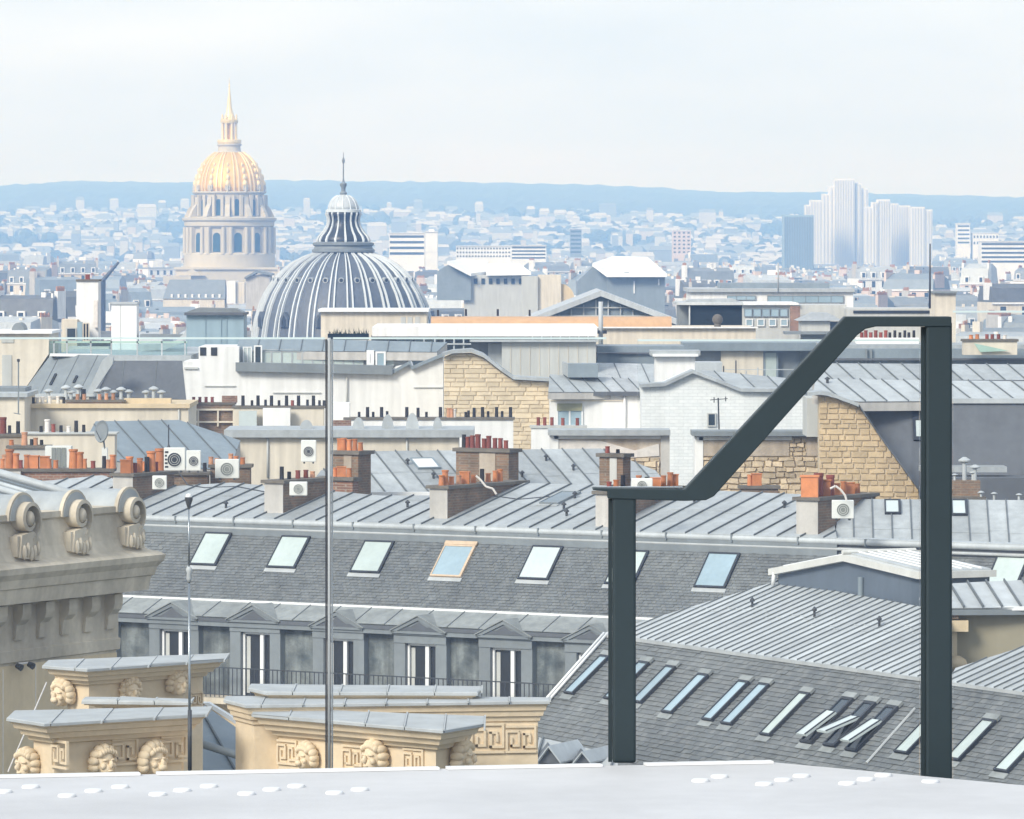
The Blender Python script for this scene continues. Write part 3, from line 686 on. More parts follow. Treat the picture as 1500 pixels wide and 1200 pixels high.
# party-wall chimneys running back from the street
def chimney(px, py, t, L, ycap, lst, parent=man, pl=Z1, brick='brick_dark', over=.10):
    b = pl.hit(px, py); top = P(px, ycap, b.y).z
    base = b-Z*.6
    s = MB().obox(base, U*t, -N*L, Z*(top-.10-base.z)).build('chimney', brick, parent)
    MB().obox(base+N*.025+U*.0, U*t, -N*.022, Z*(top-.11-base.z)).build('lit_rendered_end', 'grey_plaster', s)  # plaster facing, paler than the brick to paint the end face as lit
    MB().obox(b+Z*(top-.10-b.z)-U*over+N*over, U*(t+2*over), -N*(L+2*over), Z*.10).build('cap', 'cap_stone', s)
    A = Vector((b.x, b.y, top))+U*t*.5-N*.15; B = A-N*(L-.3); pots(s, A, B, lst); return s
chimney(166, 738, .80, 2.3, 693, ((172, 20, 's'), (181, 17, 'o'), (190, 24, 'o'), (198, 14, 'r'), (205, 18, 'o'), (215, 22, 'd'), (221, 30, 'o'), (228, 14, 'r')))
chimney(388, 752, .72, 2.4, 703, ((413, 19, 'd'), (424, 11, 'd'), (436, 12, 'r'), (448, 12, 'r'), (458, 10, 'p')))
chimney(630, 760, .66, 4.6, 711, ((640, 15, 'o'), (652, 22, 'o'), (662, 12, 'o'), (672, 14, 'p'), (681, 18, 's'), (693, 12, 'o'), (706, 20, 'd'), (715, 13, 'o'), (725, 16, 'o'), (732, 18, 'o')))
chimney(873, 772, .52, 4.4, 719, ((893, 13, 'r'), (903, 15, 'o'), (912, 21, 'd'), (935, 19, 'o'), (947, 16, 'd'), (960, 14, 's'), (972, 16, 'o'), (982, 20, 'o'), (992, 17, 's')))
chimney(1167, 783, .74, 3.6, 728, ((1183, 32, 's'), (1190, 28, 'r'), (1199, 34, 'r'), (1207, 24, 's'), (1216, 30, 'r'), (1226, 17, 'o'), (1236, 19, 'o'), (1245, 17, 's'), (1256, 14, 'o')))
ac_unit('small square air conditioner on the side of the chimney behind the left scrolls', 223, 244, 697, 718, 172.)
ac_unit('small air conditioner bolted to the chimney left of the slim glass seam', 424, 450, 706, 727, 167.5)
ac_unit('air conditioner with round fan hung on the chimney left of the tall post', 1219, 1251, 733, 761, 161.)
ac_unit('small white box unit among the clay pots behind the low rail', 925, 956, 701, 722, 165.)
for lab, pts in (('white pipe curving down from the clay pots of the middle chimney', ((697, 697), (703, 702), (712, 713), (722, 716), (727, 724))), ('white hose drooping over the pots to the fan unit', ((1216, 716), (1224, 712), (1232, 718), (1238, 726), (1240, 733)))):
    Yp = 166. if pts[0][0] < 1000 else 160.5
    h = thing('pipe', lab, 'pipe', P(*pts[-1], Yp)); MB().path([P(x, y, Yp) for x, y in pts], .035).build('tube', 'pot_white', h)
# ================================================================ SLATE AND ZINC ROOF AT LOWER RIGHT
ZR = 31.83
ra, rb = at_z(930, 937, ZR), at_z(1385, 1000, ZR)
V = (rb-ra).normalized(); M_ = Vector((V.y, -V.x, 0))           # along the break of the roof, and out to the left
SL = slope_plane(ra, -M_, 40.5); ZN = slope_plane(ra+Z*.05, -M_, 19.7)
rr = thing('slate_zinc_roof', 'slate roof with long narrow skylights and a bright ribbed zinc top at lower right', 'roof', (ra.x, ra.y, 0))
end = ra+V*26
sl = [SL.hit(*p) for p in ((762, 1072), (795, 1100), (1130, 1190), (1560, 1290))]+[end, SL.hit(888, 931)]
MB().prism([p-SL.n*.01 for p in sl], -SL.n*1.2).build('slate_slope', 'slate', rr)
tag(slates(rr, sl, SL, .13, .22, 'slate_tile', keep=300), kind='stuff')
zn = [ZN.hit(*p) for p in ((888, 930), (930, 935.5))]+[ra+V*9.6+Z*.05]+[ZN.hit(1560, 945), ZN.hit(1395, 902), ZN.hit(1140, 850)]
zn = [ZN.hit(*p) for p in ((884, 929), (1388, 999), (1388, 897), (1140, 852))]
MB().prism([p-Z*.03 for p in zn], (0, 0, -1.2)).build('roof_body', 'zinc_grey', rr)
sheet_roof(rr, zn, ZN, .36, 'zinc_pale', seam=.03, cross=1.9, sw=.009)
zn2 = [ZN.hit(*p) for p in ((1389, 1000), (1560, 1024), (1560, 930), (1400, 980))]
MB().prism([p-Z*.03 for p in zn2], (0, 0, -1.2)).build('roof_body', 'zinc_grey', rr)
sheet_roof(rr, zn2, ZN, .36, 'zinc', seam=.03, sw=.009)
mb = MB(); mb.obox(ra-V*1.2+M_*.10-Z*.03, V*27, -M_*.25, Z*.07); mb.build('ridge_flashing', 'lead', rr)
p, q = SL.hit(888, 931), SL.hit(786, 1047)
for k in (0, .16): MB().tube(p+V*k+SL.n*.08, q+V*k+SL.n*.08, .035, n=8).build('verge_rod', 'white_paint', rr, True)
for x0, y0, x1, y1, w in ((828, 1018, 874, 962, 13), (886, 1026, 931, 971, 15), (927, 1031, 962, 976, 14), (971, 1046, 1018, 989, 15), (1030, 1057, 1077, 999, 15), (1058, 1063, 1106, 1003, 15), (1115, 1079, 1165, 1016, 15),
                         (1312, 1105, 1357, 1040, 20), (1388, 1115, 1437, 1056, 20), (1458, 1132, 1516, 1062, 21)):
    f = roof_window(rr, SL, ((x0, y0), (x0+w, y0+2), (x1+w, y1+2), (x1, y1)), random.choice(['pane_blue', 'pane_blue', 'pane_teal']) if x0 < 1100 else 'pane_teal', 'frame_dark', True, .045, 'zinc_apron', am='zinc_apron')
for x0, y0, x1, y1, op in ((1174, 1090, 1231, 1024, 1), (1208, 1095, 1263, 1030, 2), (1240, 1102, 1295, 1036, 3)):       # three skylights propped open
    f = roof_window(rr, SL, ((x0, y0), (x0+17, y0+2), (x1+17, y1+2), (x1, y1)), 'pane_dark', 'frame_dark', True, .06, 'zinc_apron', am='zinc_apron')
    h = [SL.hit(x0, y0), SL.hit(x1, y1)]; L_ = (h[1]-h[0]).length; W_ = .42
    ang = R((9, 22, 13)[op-1]); piv = h[0]+SL.up*L_*.52+SL.n*.12; up2 = (SL.up*math.cos(ang)-SL.n*math.sin(ang)); n2 = SL.u.cross(up2)
    s = MB().obox(piv-up2*L_*.5, SL.u*W_, up2*L_*.62, n2*.05).build('open_sash', 'pane_pale', f)
    for e in (0, W_-.04): MB().obox(piv-up2*L_*.5+SL.u*e+n2*.05, SL.u*.04, up2*L_*.62, n2*.02).build('sash_bar', 'frame_dark', f)
p, q = SL.hit(1342, 1040), SL.hit(1271, 1120); MB().tube(p+SL.n*.04, q+SL.n*.04, .03, n=6).build('ridge_cable', 'lead', rr)
for px, py in ((1102, 891), (1193, 905), (1288, 919)): vent(rr, px, py, ZN, .028)
q = ZN.hit(1261, 873); MB().tube(q-Z*.05, q+Z*.42, .07, n=10).build('vent_pipe', 'zinc_blue', rr, R(40))
# low glazed lantern on the roof behind
YN = 121.
mat('lantern_side', (.12, .15, .19), .6, .08, 1, .1)
mat('rim_cream', (.60, .60, .57), .7, .06, 2, .1)
lan = thing('roof_lantern', 'low gabled roof lantern with white rim and blue-grey sides at right', 'roof lantern', P(1300, 880, YN))
GP = Plane(ZN.hit(1140, 857)+M_*.03, M_); G = GP.hit; BK = -M_*1.75          # gable face stands on the upper edge of the zinc slope
gb = [G(*p) for p in ((1140, 862), (1140, 842), (1243, 822), (1350, 848), (1350, 894))]
MB().prism(gb, BK).build('base', 'lantern_side', lan)
ap, el, er_ = G(1243, 812), G(1134, 833), G(1352, 838)
for a, b in ((el, ap), (ap, er_)):
    MB().prism([a+M_*.16, b+M_*.16, b+M_*.16-Z*.15, a+M_*.16-Z*.15], -M_*.2).build('rim', 'rim_cream', lan)
    MB().prism([a-M_*.05, b-M_*.05, b+BK, a+BK], (0, 0, .03)).build('glazed_slope', 'zinc_pale', lan)
    for k in range(1, 7):
        o_ = BK*(k/7); MB().tube(a+o_+Z*.05, b+o_+Z*.05, .022, n=6).build('glazing_bar', 'white_paint', lan)
MB().prism([er_+M_*.16, er_+BK, er_+BK-Z*.15, er_+M_*.16-Z*.15], Vector((.12, -.05, 0))).build('rim', 'rim_cream', lan)
MB().tube(ap+M_*.16+Z*.05, ap+BK+Z*.05, .05, n=8).build('ridge_cap', 'rim_cream', lan)
MB().tube(G(1141, 838)+M_*.12, G(1139, 858)+M_*.12, .05, n=8).build('downpipe', 'white_paint', lan, True)
# zinc roof, olive wall and stone bracket at the right edge
rw = thing('olive_wall_building', 'plain olive-beige wall with white coping and zinc roof at the right edge', 'building', P(1450, 980, 122))
pl2 = slope_plane(P(1440, 892, 118.), (-.15, 1), 17); pz = [pl2.hit(*p) for p in ((1384, 892), (1560, 891), (1560, 848), (1395, 856))]
a, b = P(1398, 985, 118.4), P(1570, 895, 118.4)
MB().box((a.x, 118.4, 10), (b.x, 121.5, b.z)).build('wall', 'olive_wall', rw)
MB().prism([p-Z*.02 for p in pz], (0, 0, -.12)).build('roof_body', 'zinc_grey', rw)
sheet_roof(rw, pz, pl2, .42, 'zinc_pale', seam=.06)
MB().box((P(1386, 0, 118.2).x, 118.1, P(0, 894, 118.2).z), (b.x, 118.38, P(0, 888, 118.2).z)).build('coping', 'white_paint', rw)
c = P(1402, 952, 118.)
MB().box((P(1389, 0, 118.).x, 117.9, P(0, 925, 118.).z), (P(1418, 0, 118.).x, 118.39, P(0, 909, 118.).z)).build('bracket_head', 'limestone', rw)
MB().box((P(1389, 0, 118.).x, 118.0, P(0, 962, 118.).z), (P(1402, 0, 118.).x, 118.39, P(0, 925.3, 118.).z)).build('bracket_shaft', 'limestone', rw)
MB().lathe(P(1400, 980, 118.1), [(.12, 0), (.28, .05), (.22, .2), (.10, .28)], 10).build('bracket_foot', 'limestone', rw, True)
MB().box((P(1386, 0, 118.).x, 118.0, P(0, 907, 118.).z), (P(1404, 0, 118.).x, 118.39, P(0, 896, 118.).z)).build('corbel', 'brick_dark', rw)
# small zinc dormers and flats peeping over the ledge beside the first post
sd_ = thing('small_zinc_gables', 'pair of tiny zinc gables just above the ledge left of the first post', 'roof', P(830, 1120, 100))
pl3 = slope_plane(P(830, 1105, 100), (.1, 1), 12); pg = [pl3.hit(*p) for p in ((775, 1150), (905, 1150), (905, 1108), (790, 1082))]
MB().prism([p-Z*.02 for p in pg], (0, 0, -2)).build('roof_body', 'zinc_grey', sd_); sheet_roof(sd_, pg, pl3, .7, 'lead')
for x, w, h in ((803, 17, 22), (852, 12, 14)):
    y = 1118; MB().prism([P(x-w, y, 99), P(x+w, y, 99), P(x, y-h, 99)], (0, 1.2, 0)).build('gable', 'zinc_dark', sd_)
    for s in (-1, 1):
        A_, B_ = P(x+s*(w+1), y+1, 98.9), P(x, y-h-1, 98.9); MB().obox(A_, B_-A_, Vector((.55, 1.3, 0)), Z*.03).build('gable_sheet', 'zinc_pale', sd_)
p1 = slope_plane(P(1000, 1108, 104), (.1, 1), 8)
# ================================================================ ROOFS AND WALLS BEHIND THE MANSARD BUILDING
def blk(root, name, x0, x1, yt, yb, Y, D, m):
    a, b = P(x0, yt, Y), P(x1, yt, Y); z0 = 0 if yb is None else P(0, yb, Y).z
    return box(name, (a.x, Y, z0), (b.x, Y+D, a.z), m, root)
def face(root, name, pts, Y, D, m): return MB().prism([P(x, y, Y) for x, y in pts], (0, D, 0)).build(name, m, root)
def strip(root, name, pts, Y, D, th, m):       # a coping or edge strip following photo points, th pixels thick
    for (x0, y0), (x1, y1) in zip(pts, pts[1:]):
        face(root, name, [(x0, y0), (x1, y1), (x1, y1-th), (x0, y0-th)], Y, D, m)
def win(root, x0, x1, y0, y1, Y, pm='pane_dark', fm='white_paint', mull=1, bar=.06, name='window'):
    a, b = P(x0, y1, Y), P(x1, y0, Y); mb = MB(); t = bar
    mb.box((a.x, Y-.05, a.z), (b.x, Y+.01, a.z+t)); mb.box((a.x, Y-.05, b.z-t), (b.x, Y+.01, b.z))
    mb.box((a.x, Y-.05, a.z+t), (a.x+t, Y+.01, b.z-t)); mb.box((b.x-t, Y-.05, a.z+t), (b.x, Y+.01, b.z-t))
    for i in range(mull):
        x = a.x+(b.x-a.x)*(i+1)/(mull+1); mb.box((x-t/2, Y-.05, a.z+t), (x+t/2, Y+.01, b.z-t))
    f = mb.build(name, fm, root); box('pane', (a.x+t*.9, Y-.02, a.z+t*.9), (b.x-t*.9, Y-.008, b.z-t*.9), pm, f); return f
def roof_piece(root, anchor, h, deg, poly, step, m='zinc', down=3., wm='grey_plaster', seam=.05, cross=None):
    pl = slope_plane(P(*anchor), h, deg); q = [pl.hit(*p) for p in poly]
    MB().prism([p-Z*.03 for p in q], (0, 0, -down)).build('roof_body', wm, root)
    if step: sheet_roof(root, q, pl, step, m, seam=seam, cross=cross)
    return pl
def bld(name, label, cat, px, Y): return thing(name, label, cat, ((px-HX)*Y/F, Y, 0))
def ostack(root, px, yb, Y, t, L, ycap, lst, m='brick_dark', over=.09, end=None):
    b = P(px, yb, Y); top = P(px, ycap, Y).z
    s = MB().obox(b, U*t, -N*L, Z*(top-.12-b.z)).build('chimney', m, root)
    MB().obox(b+Z*(top-.12-b.z)-U*over+N*over, U*(t+2*over), -N*(L+2*over), Z*.12).build('cap', 'cap_stone', s)
    if end: MB().obox(b+N*.02+U*t*.45, U*t*.3, -N*.02, Z*(top-.14-b.z)).build('rendered_strip', end, s)
    A = Vector((b.x, b.y, top))+U*.12-N*L*.5; pots(s, A, A+U*(t-.24), lst); return s

# --- zinc roof right behind, sloping the other way
r1 = bld('zinc_roof_building', 'pale zinc roof with slanting seams between the red-potted chimneys at centre', 'building', 700, 187)
RA = roof_piece(r1, (735, 724, 184.), (-.42, .9), 25, ((440, 728), (990, 726), (960, 690), (880, 658), (535, 662), (470, 690)), .78, 'zinc', 4., cross=1.6)
roof_window(r1, RA, ((612, 689), (648, 690), (640, 675), (606, 674)), 'white_paint', 'zinc_blue', False, .05, name='roof_hatch')
for p in ((700, 702), (597, 682), (635, 702), (800, 676), (840, 690), (765, 700), (905, 712)): vent(r1, *p, RA, .04)
blk(r1, 'gutter', 528, 664, 721, 727, 181.5, .25, 'white_paint')
ostack(r1, 487, 740, 180., 1.02, .75, 660, ((494, 17, 's'), (503, 18, 'o'), (512, 16, 'o'), (520, 17, 'o'), (528, 12, 'o')), 'brick_dark', end='old_plaster')
ostack(r1, 470, 745, 179., 1.25, .35, 698, ((490, 13, 'o'), (500, 15, 's'), (511, 13, 'o')), 'brick_red')
ostack(r1, 668, 712, 184., 2.1, .62, 656, ((674, 19, 'd'), (685, 16, 'r'), (692, 18, 'r'), (700, 20, 'r'), (709, 14, 'r'), (716, 18, 'r'), (725, 15, 'r'), (733, 15, 'r'), (741, 12, 'r')), 'brick_dark', end='old_plaster')
ostack(r1, 878, 712, 183., .92, .5, 664, ((890, 10, 'r'), (905, 6, 'd')), 'brick_dark', end='panel_grey')
ac_unit('white box unit with a dark grille behind the slim glass seam', 441, 463, 645, 678, 178.5, True)

# --- left edge: ribbed zinc, long potted stack and its neighbours
r2 = bld('ribbed_zinc_roof', 'steep ribbed zinc roof running down to the stone scrolls at the left edge', 'roof', 60, 122)
R2 = roof_piece(r2, (60, 735, 122.), (-.94, .33), 14, ((-60, 680), (0, 697), (165, 753), (165, 800), (-60, 800)), .42, 'zinc_blue', 3., seam=.04)
for k, (x, y, r) in enumerate(((0, 700, .10), (0, 712, .05), (0, 722, .08), (-20, 728, .05), (-30, 738, .09))):
    q = R2.hit(x, y)-R2.up*.0+R2.n*r; MB().tube(q+R2.up*1.2, q-R2.up*3.2, r, n=10).build('roof_pipe', 'zinc_pale', r2, True)
r3 = bld('chimney_row_building', 'row of brick stacks crowded with orange clay pots at the left edge', 'building', 100, 184)
roof_piece(r3, (120, 705, 181.), (.5, .86), 14, ((20, 742), (190, 740), (165, 702), (150, 697), (60, 706)), .8, 'zinc')
frontal_stack(r3, -30, 164, 687, 722, 183., 1.0, 'brick_red', lst=((3, 14, 'o'), (9, 22, 'p'), (15, 28, 'o'), (22, 22, 'o'), (31, 12, 'r'), (41, 20, 'o'), (50, 19, 's'), (64, 18, 's'), (71, 14, 'o'), (83, 12, 'o'), (106, 28, 'o'), (116, 24, 'o'), (122, 14, 'o'), (135, 11, 'r'), (152, 18, 'd'), (160, 14, 'p'), (172, 20, 'o')))
frontal_stack(r3, 4, 30, 690, 725, 182.7, .5, 'grey_plaster', over=.0, capt=.02)
frontal_stack(r3, 200, 304, 692, 716, 184., 1.1, 'brick_dark', lst=((205, 20, 'o'), (212, 15, 'o'), (235, 34, 'o'), (226, 14, 'r'), (300, 13, 'd')))
frontal_stack(r3, 308, 366, 681, 716, 185., 1.0, 'brick_dark', lst=((318, 10, 'p'), (338, 17, 'p'), (346, 12, 'o'), (355, 10, 'o'), (300, 12, 'p')))
frontal_stack(r3, 12, 70, 653, 700, 196., 1.0, 'grey_plaster', lst=((17, 8, 'o'), (36, 21, 'p'), (46, 9, 'd'), (52, 12, 'p'), (61, 8, 'd')))
frontal_stack(r3, 34, 168, 634, 690, 205., 1.2, 'cream_plaster', 'panel_grey', lst=((60, 9, 'd'), (70, 19, 'w'), (79, 12, 'r'), (90, 10, 'd'), (100, 9, 'w'), (112, 17, 'd'), (123, 11, 'd')), capt=.06)
frontal_stack(r3, -30, 33, 636, 690, 206., 1.2, 'old_plaster', lst=((4, 24, 'r'), (14, 12, 'd'), (27, 18, 'd')))
vb = bld('louvre_box', 'white vent box with tall dark louvres among the clay pots', 'vent', 85, 189.5); blk(vb, 'casing', 66, 104, 654, 690, 189.5, .7, 'ac_white')
for i in range(3): blk(vb, 'louvre', 75.5+i*7.4, 81.5+i*7.4, 656, 684, 189.46, .03, 'grille')
acu = ac_unit('large air conditioner with dark fan and lettering on its left side, on the brick stack', 240, 271, 656, 691, 182.5, True)
for i, w in enumerate((5, 3, 5, 4, 5)):                              # the dark upright lettering on the casing
    q0_, q1_ = P(241.5, 661+i*5.4, 182.49), P(241.5+w, 661+i*5.4+2.6, 182.49); box('lettering', (q0_.x, 182.485, q1_.z), (q1_.x, 182.4995, q0_.z), 'frame_dark', acu)
ac_unit('white air conditioner with dark round fan, right one of the pair', 273, 294, 660, 691, 182.4, True)
ac_unit('single white air conditioner with a grey fan right of the pair', 315, 350, 673, 702, 183.5)
dish = bld('satellite_dish', 'grey oval satellite dish on a white foot above the orange pots', 'satellite dish', 152, 199)
c_ = P(150.5, 632.5, 199.); tilt = Vector((-.55, -.8, .15)).normalized(); uu = tilt.cross(Z).normalized(); vv = uu.cross(tilt)
MB().loft([[c_+tilt*(.10*k*k)+(uu*math.cos(t)*.30+vv*math.sin(t)*.40)*k for t in [2*math.pi*i/20 for i in range(20)]] for k in (.05, .35, .7, 1.0)]+[[c_+tilt*.06+(uu*math.cos(t)*.30+vv*math.sin(t)*.40)*1.04 for t in [2*math.pi*i/20 for i in range(20)]]]).build('reflector', 'zinc_grey', dish, R(50))
MB().tube(c_, P(155, 672, 199.2), .03).build('mast', 'zinc_grey', dish); MB().tube(c_-vv*.38, c_+tilt*.4, .012).build('feed_arm', 'dark_metal', dish)
blk(dish, 'foot', 149, 157, 656, 690, 199.1, .3, 'ac_white')
# --- blue zinc roof behind, cream parapets
r4 = bld('blue_zinc_roof_building', 'wide blue-grey zinc roof behind the satellite dish', 'building', 220, 214)
roof_piece(r4, (200, 640, 214.), (-.45, .89), 22, ((70, 668), (335, 690), (352, 646), (262, 616), (140, 618), (128, 640)), 1.0, 'zinc_blue', 5.)
an = bld('antenna', 'thin mast rising above the paired air conditioners', 'antenna', 247, 190); MB().tube(P(247, 660, 190.), P(247, 622, 190.), .022).build('mast', 'dark_metal', an); MB().lathe(P(247, 656, 190.), [(.07, 0), (.02, .12)], 8).build('foot', 'dark_metal', an)
r5 = bld('cream_parapet_building', 'long cream parapet wall lined with mushroom vents and pots at left', 'building', 150, 232)
blk(r5, 'wall', 35, 276, 598, None, 232., 6, 'cream_plaster'); blk(r5, 'coping', 33, 278, 592, 598, 231.85, 6.3, 'cap_stone' if 0 else 'limestone')
fs = frontal_stack(r5, 97, 182, 586, 595, 232.4, .8, 'brick_red', lst=((114, 9, 'p'), (124, 9, 'p'), (146, 9, 'p'), (156, 10, 'p'), (166, 10, 'p')), over=.05)
blk(r5, 'upstand', 182, 250, 584, 592, 232.6, .8, 'limestone')
pots(r5, P(35, 592, 232.6), P(100, 592, 232.6), ((38, 11, 'd'), (49, 10, 'd'), (55, 10, 'w'), (62, 11, 'w'), (73, 12, 'w'), (85, 12, 'w'), (93, 10, 'd')))
pots(r5, P(60, 592, 233.6), P(280, 592, 233.6), ((70, 24, 'm'), (95, 30, 'm'), (104, 22, 'm'), (115, 31, 'm'), (124, 22, 'd'), (143, 24, 'm'), (155, 27, 'm'), (168, 22, 'm'), (179, 27, 'm'), (187, 23, 'm'), (214, 22, 'm'), (225, 28, 'm'), (235, 22, 'm')))
r6 = bld('cream_end_wall', 'cream end wall with grey coping in front of the tall cream block, far left', 'building', 10, 229)
blk(r6, 'wall', -40, 36, 582, None, 229., 5, 'cream_plaster'); blk(r6, 'coping', -40, 40, 576, 582, 228.8, 5.3, 'zinc'); blk(r6, 'ledge', -40, 37, 568, 576, 231, 3., 'zinc_grey')
a2 = bld('antenna', 'thin pale aerial pole in front of the cream end wall, far left', 'antenna', 27, 228); MB().tube(P(27, 607, 228.), P(27, 527, 228.), .03).tube(P(20, 605, 228.), P(30, 607, 228.), .02).build('mast', 'zinc_grey', a2); MB().lathe(P(27, 530, 228.), [(.06, 0), (.07, .1), (.02, .12)], 8).build('tip', 'dark_metal', a2)
# --- twin dark roofs
r7 = bld('twin_slope_roof', 'steep roof, left half grey and right half near black, split by a white verge', 'roof', 150, 262)
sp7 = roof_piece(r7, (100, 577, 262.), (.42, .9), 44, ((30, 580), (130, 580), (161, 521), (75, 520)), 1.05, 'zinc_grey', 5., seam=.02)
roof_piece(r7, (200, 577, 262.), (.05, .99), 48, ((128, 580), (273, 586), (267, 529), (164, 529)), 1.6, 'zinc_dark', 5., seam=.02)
face(r7, 'verge', [(150, 528), (158, 521), (166, 524), (165, 533), (136, 577), (127, 577)], 260.6, .5, 'zinc_pale')
blk(r7, 'gutter', 30, 166, 577, 581, 261.4, .5, 'zinc_pale'); strip(r7, 'ridge', ((73, 522), (160, 523)), 263.9, .5, 4, 'white_paint'); strip(r7, 'ridge', ((165, 530), (268, 531)), 264.2, .5, 3, 'zinc_pale')
for q in (((73, 565), (76, 565), (88, 549), (85, 549)), ((107, 562), (110, 562), (121, 552), (118, 552))): roof_window(r7, sp7, q, 'opening', 'dark_joint', False, .02, name='roof_slot')
# --- tall cream block, terrace and shafts
r8 = bld('cream_block', 'tall plain cream block with a ledge at the far left edge', 'building', 30, 285)
face(r8, 'wall', [(-60, 489), (72, 489), (71, 519), (30, 579), (-60, 640)], 285., 6, 'cream_plaster'); blk(r8, 'body', -60, 60, 500, None, 286., 5, 'cream_plaster'); blk(r8, 'coping', -60, 76, 485, 489, 284.7, 6.4, 'white_plaster')
blk(r8, 'recess', 3, 17, 520, 574, 284.95, .3, 'panel_grey'); blk(r8, 'plaque', 2, 20, 493, 502, 284.95, .3, 'panel_grey')
mb = MB(); mb.loft([[P(26, 487, 287.)+Vector((math.cos(t)*.34, d, math.sin(t)*.5)) for t in [math.pi*k/10 for k in range(11)]] for d in (0, 2.2)]); mb.build('vault', 'zinc_grey', r8, R(30))
r9 = bld('roof_terrace', 'roof terrace with glass balustrade behind the twin dark roofs', 'terrace', 170, 284)
blk(r9, 'floor', 72, 280, 521, 600, 285., 30, 'zinc'); 
for x in (78, 97, 132, 162, 200, 236, 270): blk(r9, 'post', x, x+2, 497, 521, 285.2, .06, 'zinc_pale')
blk(r9, 'top_rail', 72, 274, 500, 502.5, 285.2, .08, 'green_copper')
blk(r9, 'glass_screen', 72, 274, 503, 520, 285.24, .02, 'glass_tint')
face(r9, 'curved_duct', [(200, 505), (235, 504), (258, 499), (270, 488), (274, 478), (274, 492), (266, 503), (240, 513), (200, 515)], 296., 1.5, 'zinc_pale')
for i, (x0, x1, y0, y1, m) in enumerate(((205, 270, 490, 497, 'zinc_grey'), (215, 260, 512, 520, 'zinc_grey'), (100, 160, 508, 520, 'panel_grey'), (132, 158, 500, 518, 'dark_metal'))): blk(r9, 'plant_box', x0, x1, y0, y1, 300.+i, 2, m)
r10 = bld('white_shaft', 'tall white chimney shaft with a brick pot rising over the terrace', 'chimney', 128, 330)
blk(r10, 'shaft', 112, 144, 412, 520, 330., 2, 'white_plaster'); blk(r10, 'cap', 111, 145, 409.5, 412, 329.9, 2.2, 'cap_stone'); blk(r10, 'pot', 125, 131, 402, 409.5, 330.5, .4, 'pot_red')
blk(r10, 'flue_pipe', 137, 143, 440, 480, 329.6, .3, 'pot_white'); blk(r10, 'lean_to', 90, 113, 468, 520, 329., 3, 'cream_plaster')
win(r10, 97, 112, 480, 500, 328.95, 'pane_dark', 'panel_grey', 0); blk(r10, 'glazed_strip', 113, 120, 472, 500, 328.9, .5, 'tank_blue'); win(r10, 121, 131, 473, 500, 328.95, 'opening', 'cream_plaster', 1)
r11 = bld('white_shaft', 'plain pale white lift shaft right of the tall chimney, behind the dark roof', 'shaft', 180, 300)
blk(r11, 'shaft', 163, 200, 446, 540, 300., 2, 'white_paint'); blk(r11, 'cap', 161, 201, 443, 446, 299.9, 2.2, 'zinc_pale'); blk(r11, 'seam', 176, 176.8, 447, 519, 299.97, .03, 'panel_grey')
r12 = bld('water_tank', 'blue-green box tank with dark flat lid left of the ribbed dome', 'tank', 315, 287)
blk(r12, 'tank', 273, 357, 462, 508, 287., 3.5, 'tank_blue'); blk(r12, 'lid', 270, 359, 458, 462, 286.7, 4.1, 'zinc_dark'); face(r12, 'lid_top', [(271, 458), (357, 458), (345, 452), (290, 451)], 288.5, 2, 'zinc_grey')
for x in (300, 323, 331): blk(r12, 'panel_rib', x, x+1.2, 463, 507, 286.95, .05, 'tank_blue')
# --- white party wall with zinc attic
w1 = bld('white_party_wall', 'long blank white party wall with a grey zinc attic under the ribbed dome', 'building', 450, 275)
face(w1, 'wall', [(268, 530), (291, 530), (291, 508), (350, 508), (350, 540), (570, 544), (580, 537), (600, 533), (603, 541), (612, 537), (649, 521), (649, 660), (268, 660)], 275., 6, 'white_plaster')
blk(w1, 'body', 268, 649, 560, None, 275.5, 8, 'white_plaster')
blk(w1, 'grey_wall_strip', 270, 290, 538, 541, 274.9, .15, 'panel_grey')  # thin grey strip standing proud of the white wall
for x in (293, 309): blk(w1, 'opening', x, x+9, 509, 521, 274.97, .1, 'opening')
strip(w1, 'cornice', ((345, 544), (575, 549)), 274.6, 1., 13, 'zinc_grey'); strip(w1, 'verge', ((575, 548), (600, 534), (603, 542), (612, 538), (650, 522), (665, 519)), 274.7, 1., 5, 'zinc_blue')
for i in range(15): 
    if not (1 > i) and i not in (12, 13): win(w1, 353+i*15, 367.5+i*15, 515, 533+i*.2, 276., 'pane_teal', 'zinc_pale', 0, .03, 'attic_pane')
face(w1, 'attic_wall', [(350, 512), (600, 512), (600, 540), (350, 540)], 276.1, 3, 'zinc')
win(w1, 372, 384, 506, 535, 275.8, 'pane_dark', 'white_paint', 0, .07); win(w1, 356, 369, 508, 535, 275.8, 'pane_pale', 'white_paint', 1, .05)
win(w1, 537, 548, 513, 538, 275.7, 'pane_pale', 'white_paint', 0, .2); win(w1, 550, 565, 515, 538, 275.7, 'pane_blue', 'white_paint', 0, .09)
roof_piece(w1, (450, 514, 276.), (.05, 1), 24, ((345, 514), (640, 516), (655, 502), (352, 495)), 1.1, 'zinc_blue', .4)
blk(w1, 'pipe_rail', 600, 690, 503, 505, 279., .1, 'zinc_pale')
for x in (620, 636, 650, 664, 678): blk(w1, 'rail_post', x, x+2, 497, 518, 279.1, .08, 'zinc_pale')
fs1 = frontal_stack(w1, 275, 343, 590, 640, 263.5, 1, 'brick_dark', lst=((284, 8, 'r'), (293, 8, 'r'), (302, 8, 'r'), (311, 8, 'r')), over=.06); blk(fs1, 'vent_block', 325, 347, 580, 590, 263.8, .5, 'brick_red')
for x in (276, 289, 318, 341): blk(fs1, 'frame_post', x, x+2.4, 600, 625, 263.35, .14, 'cream_plaster')
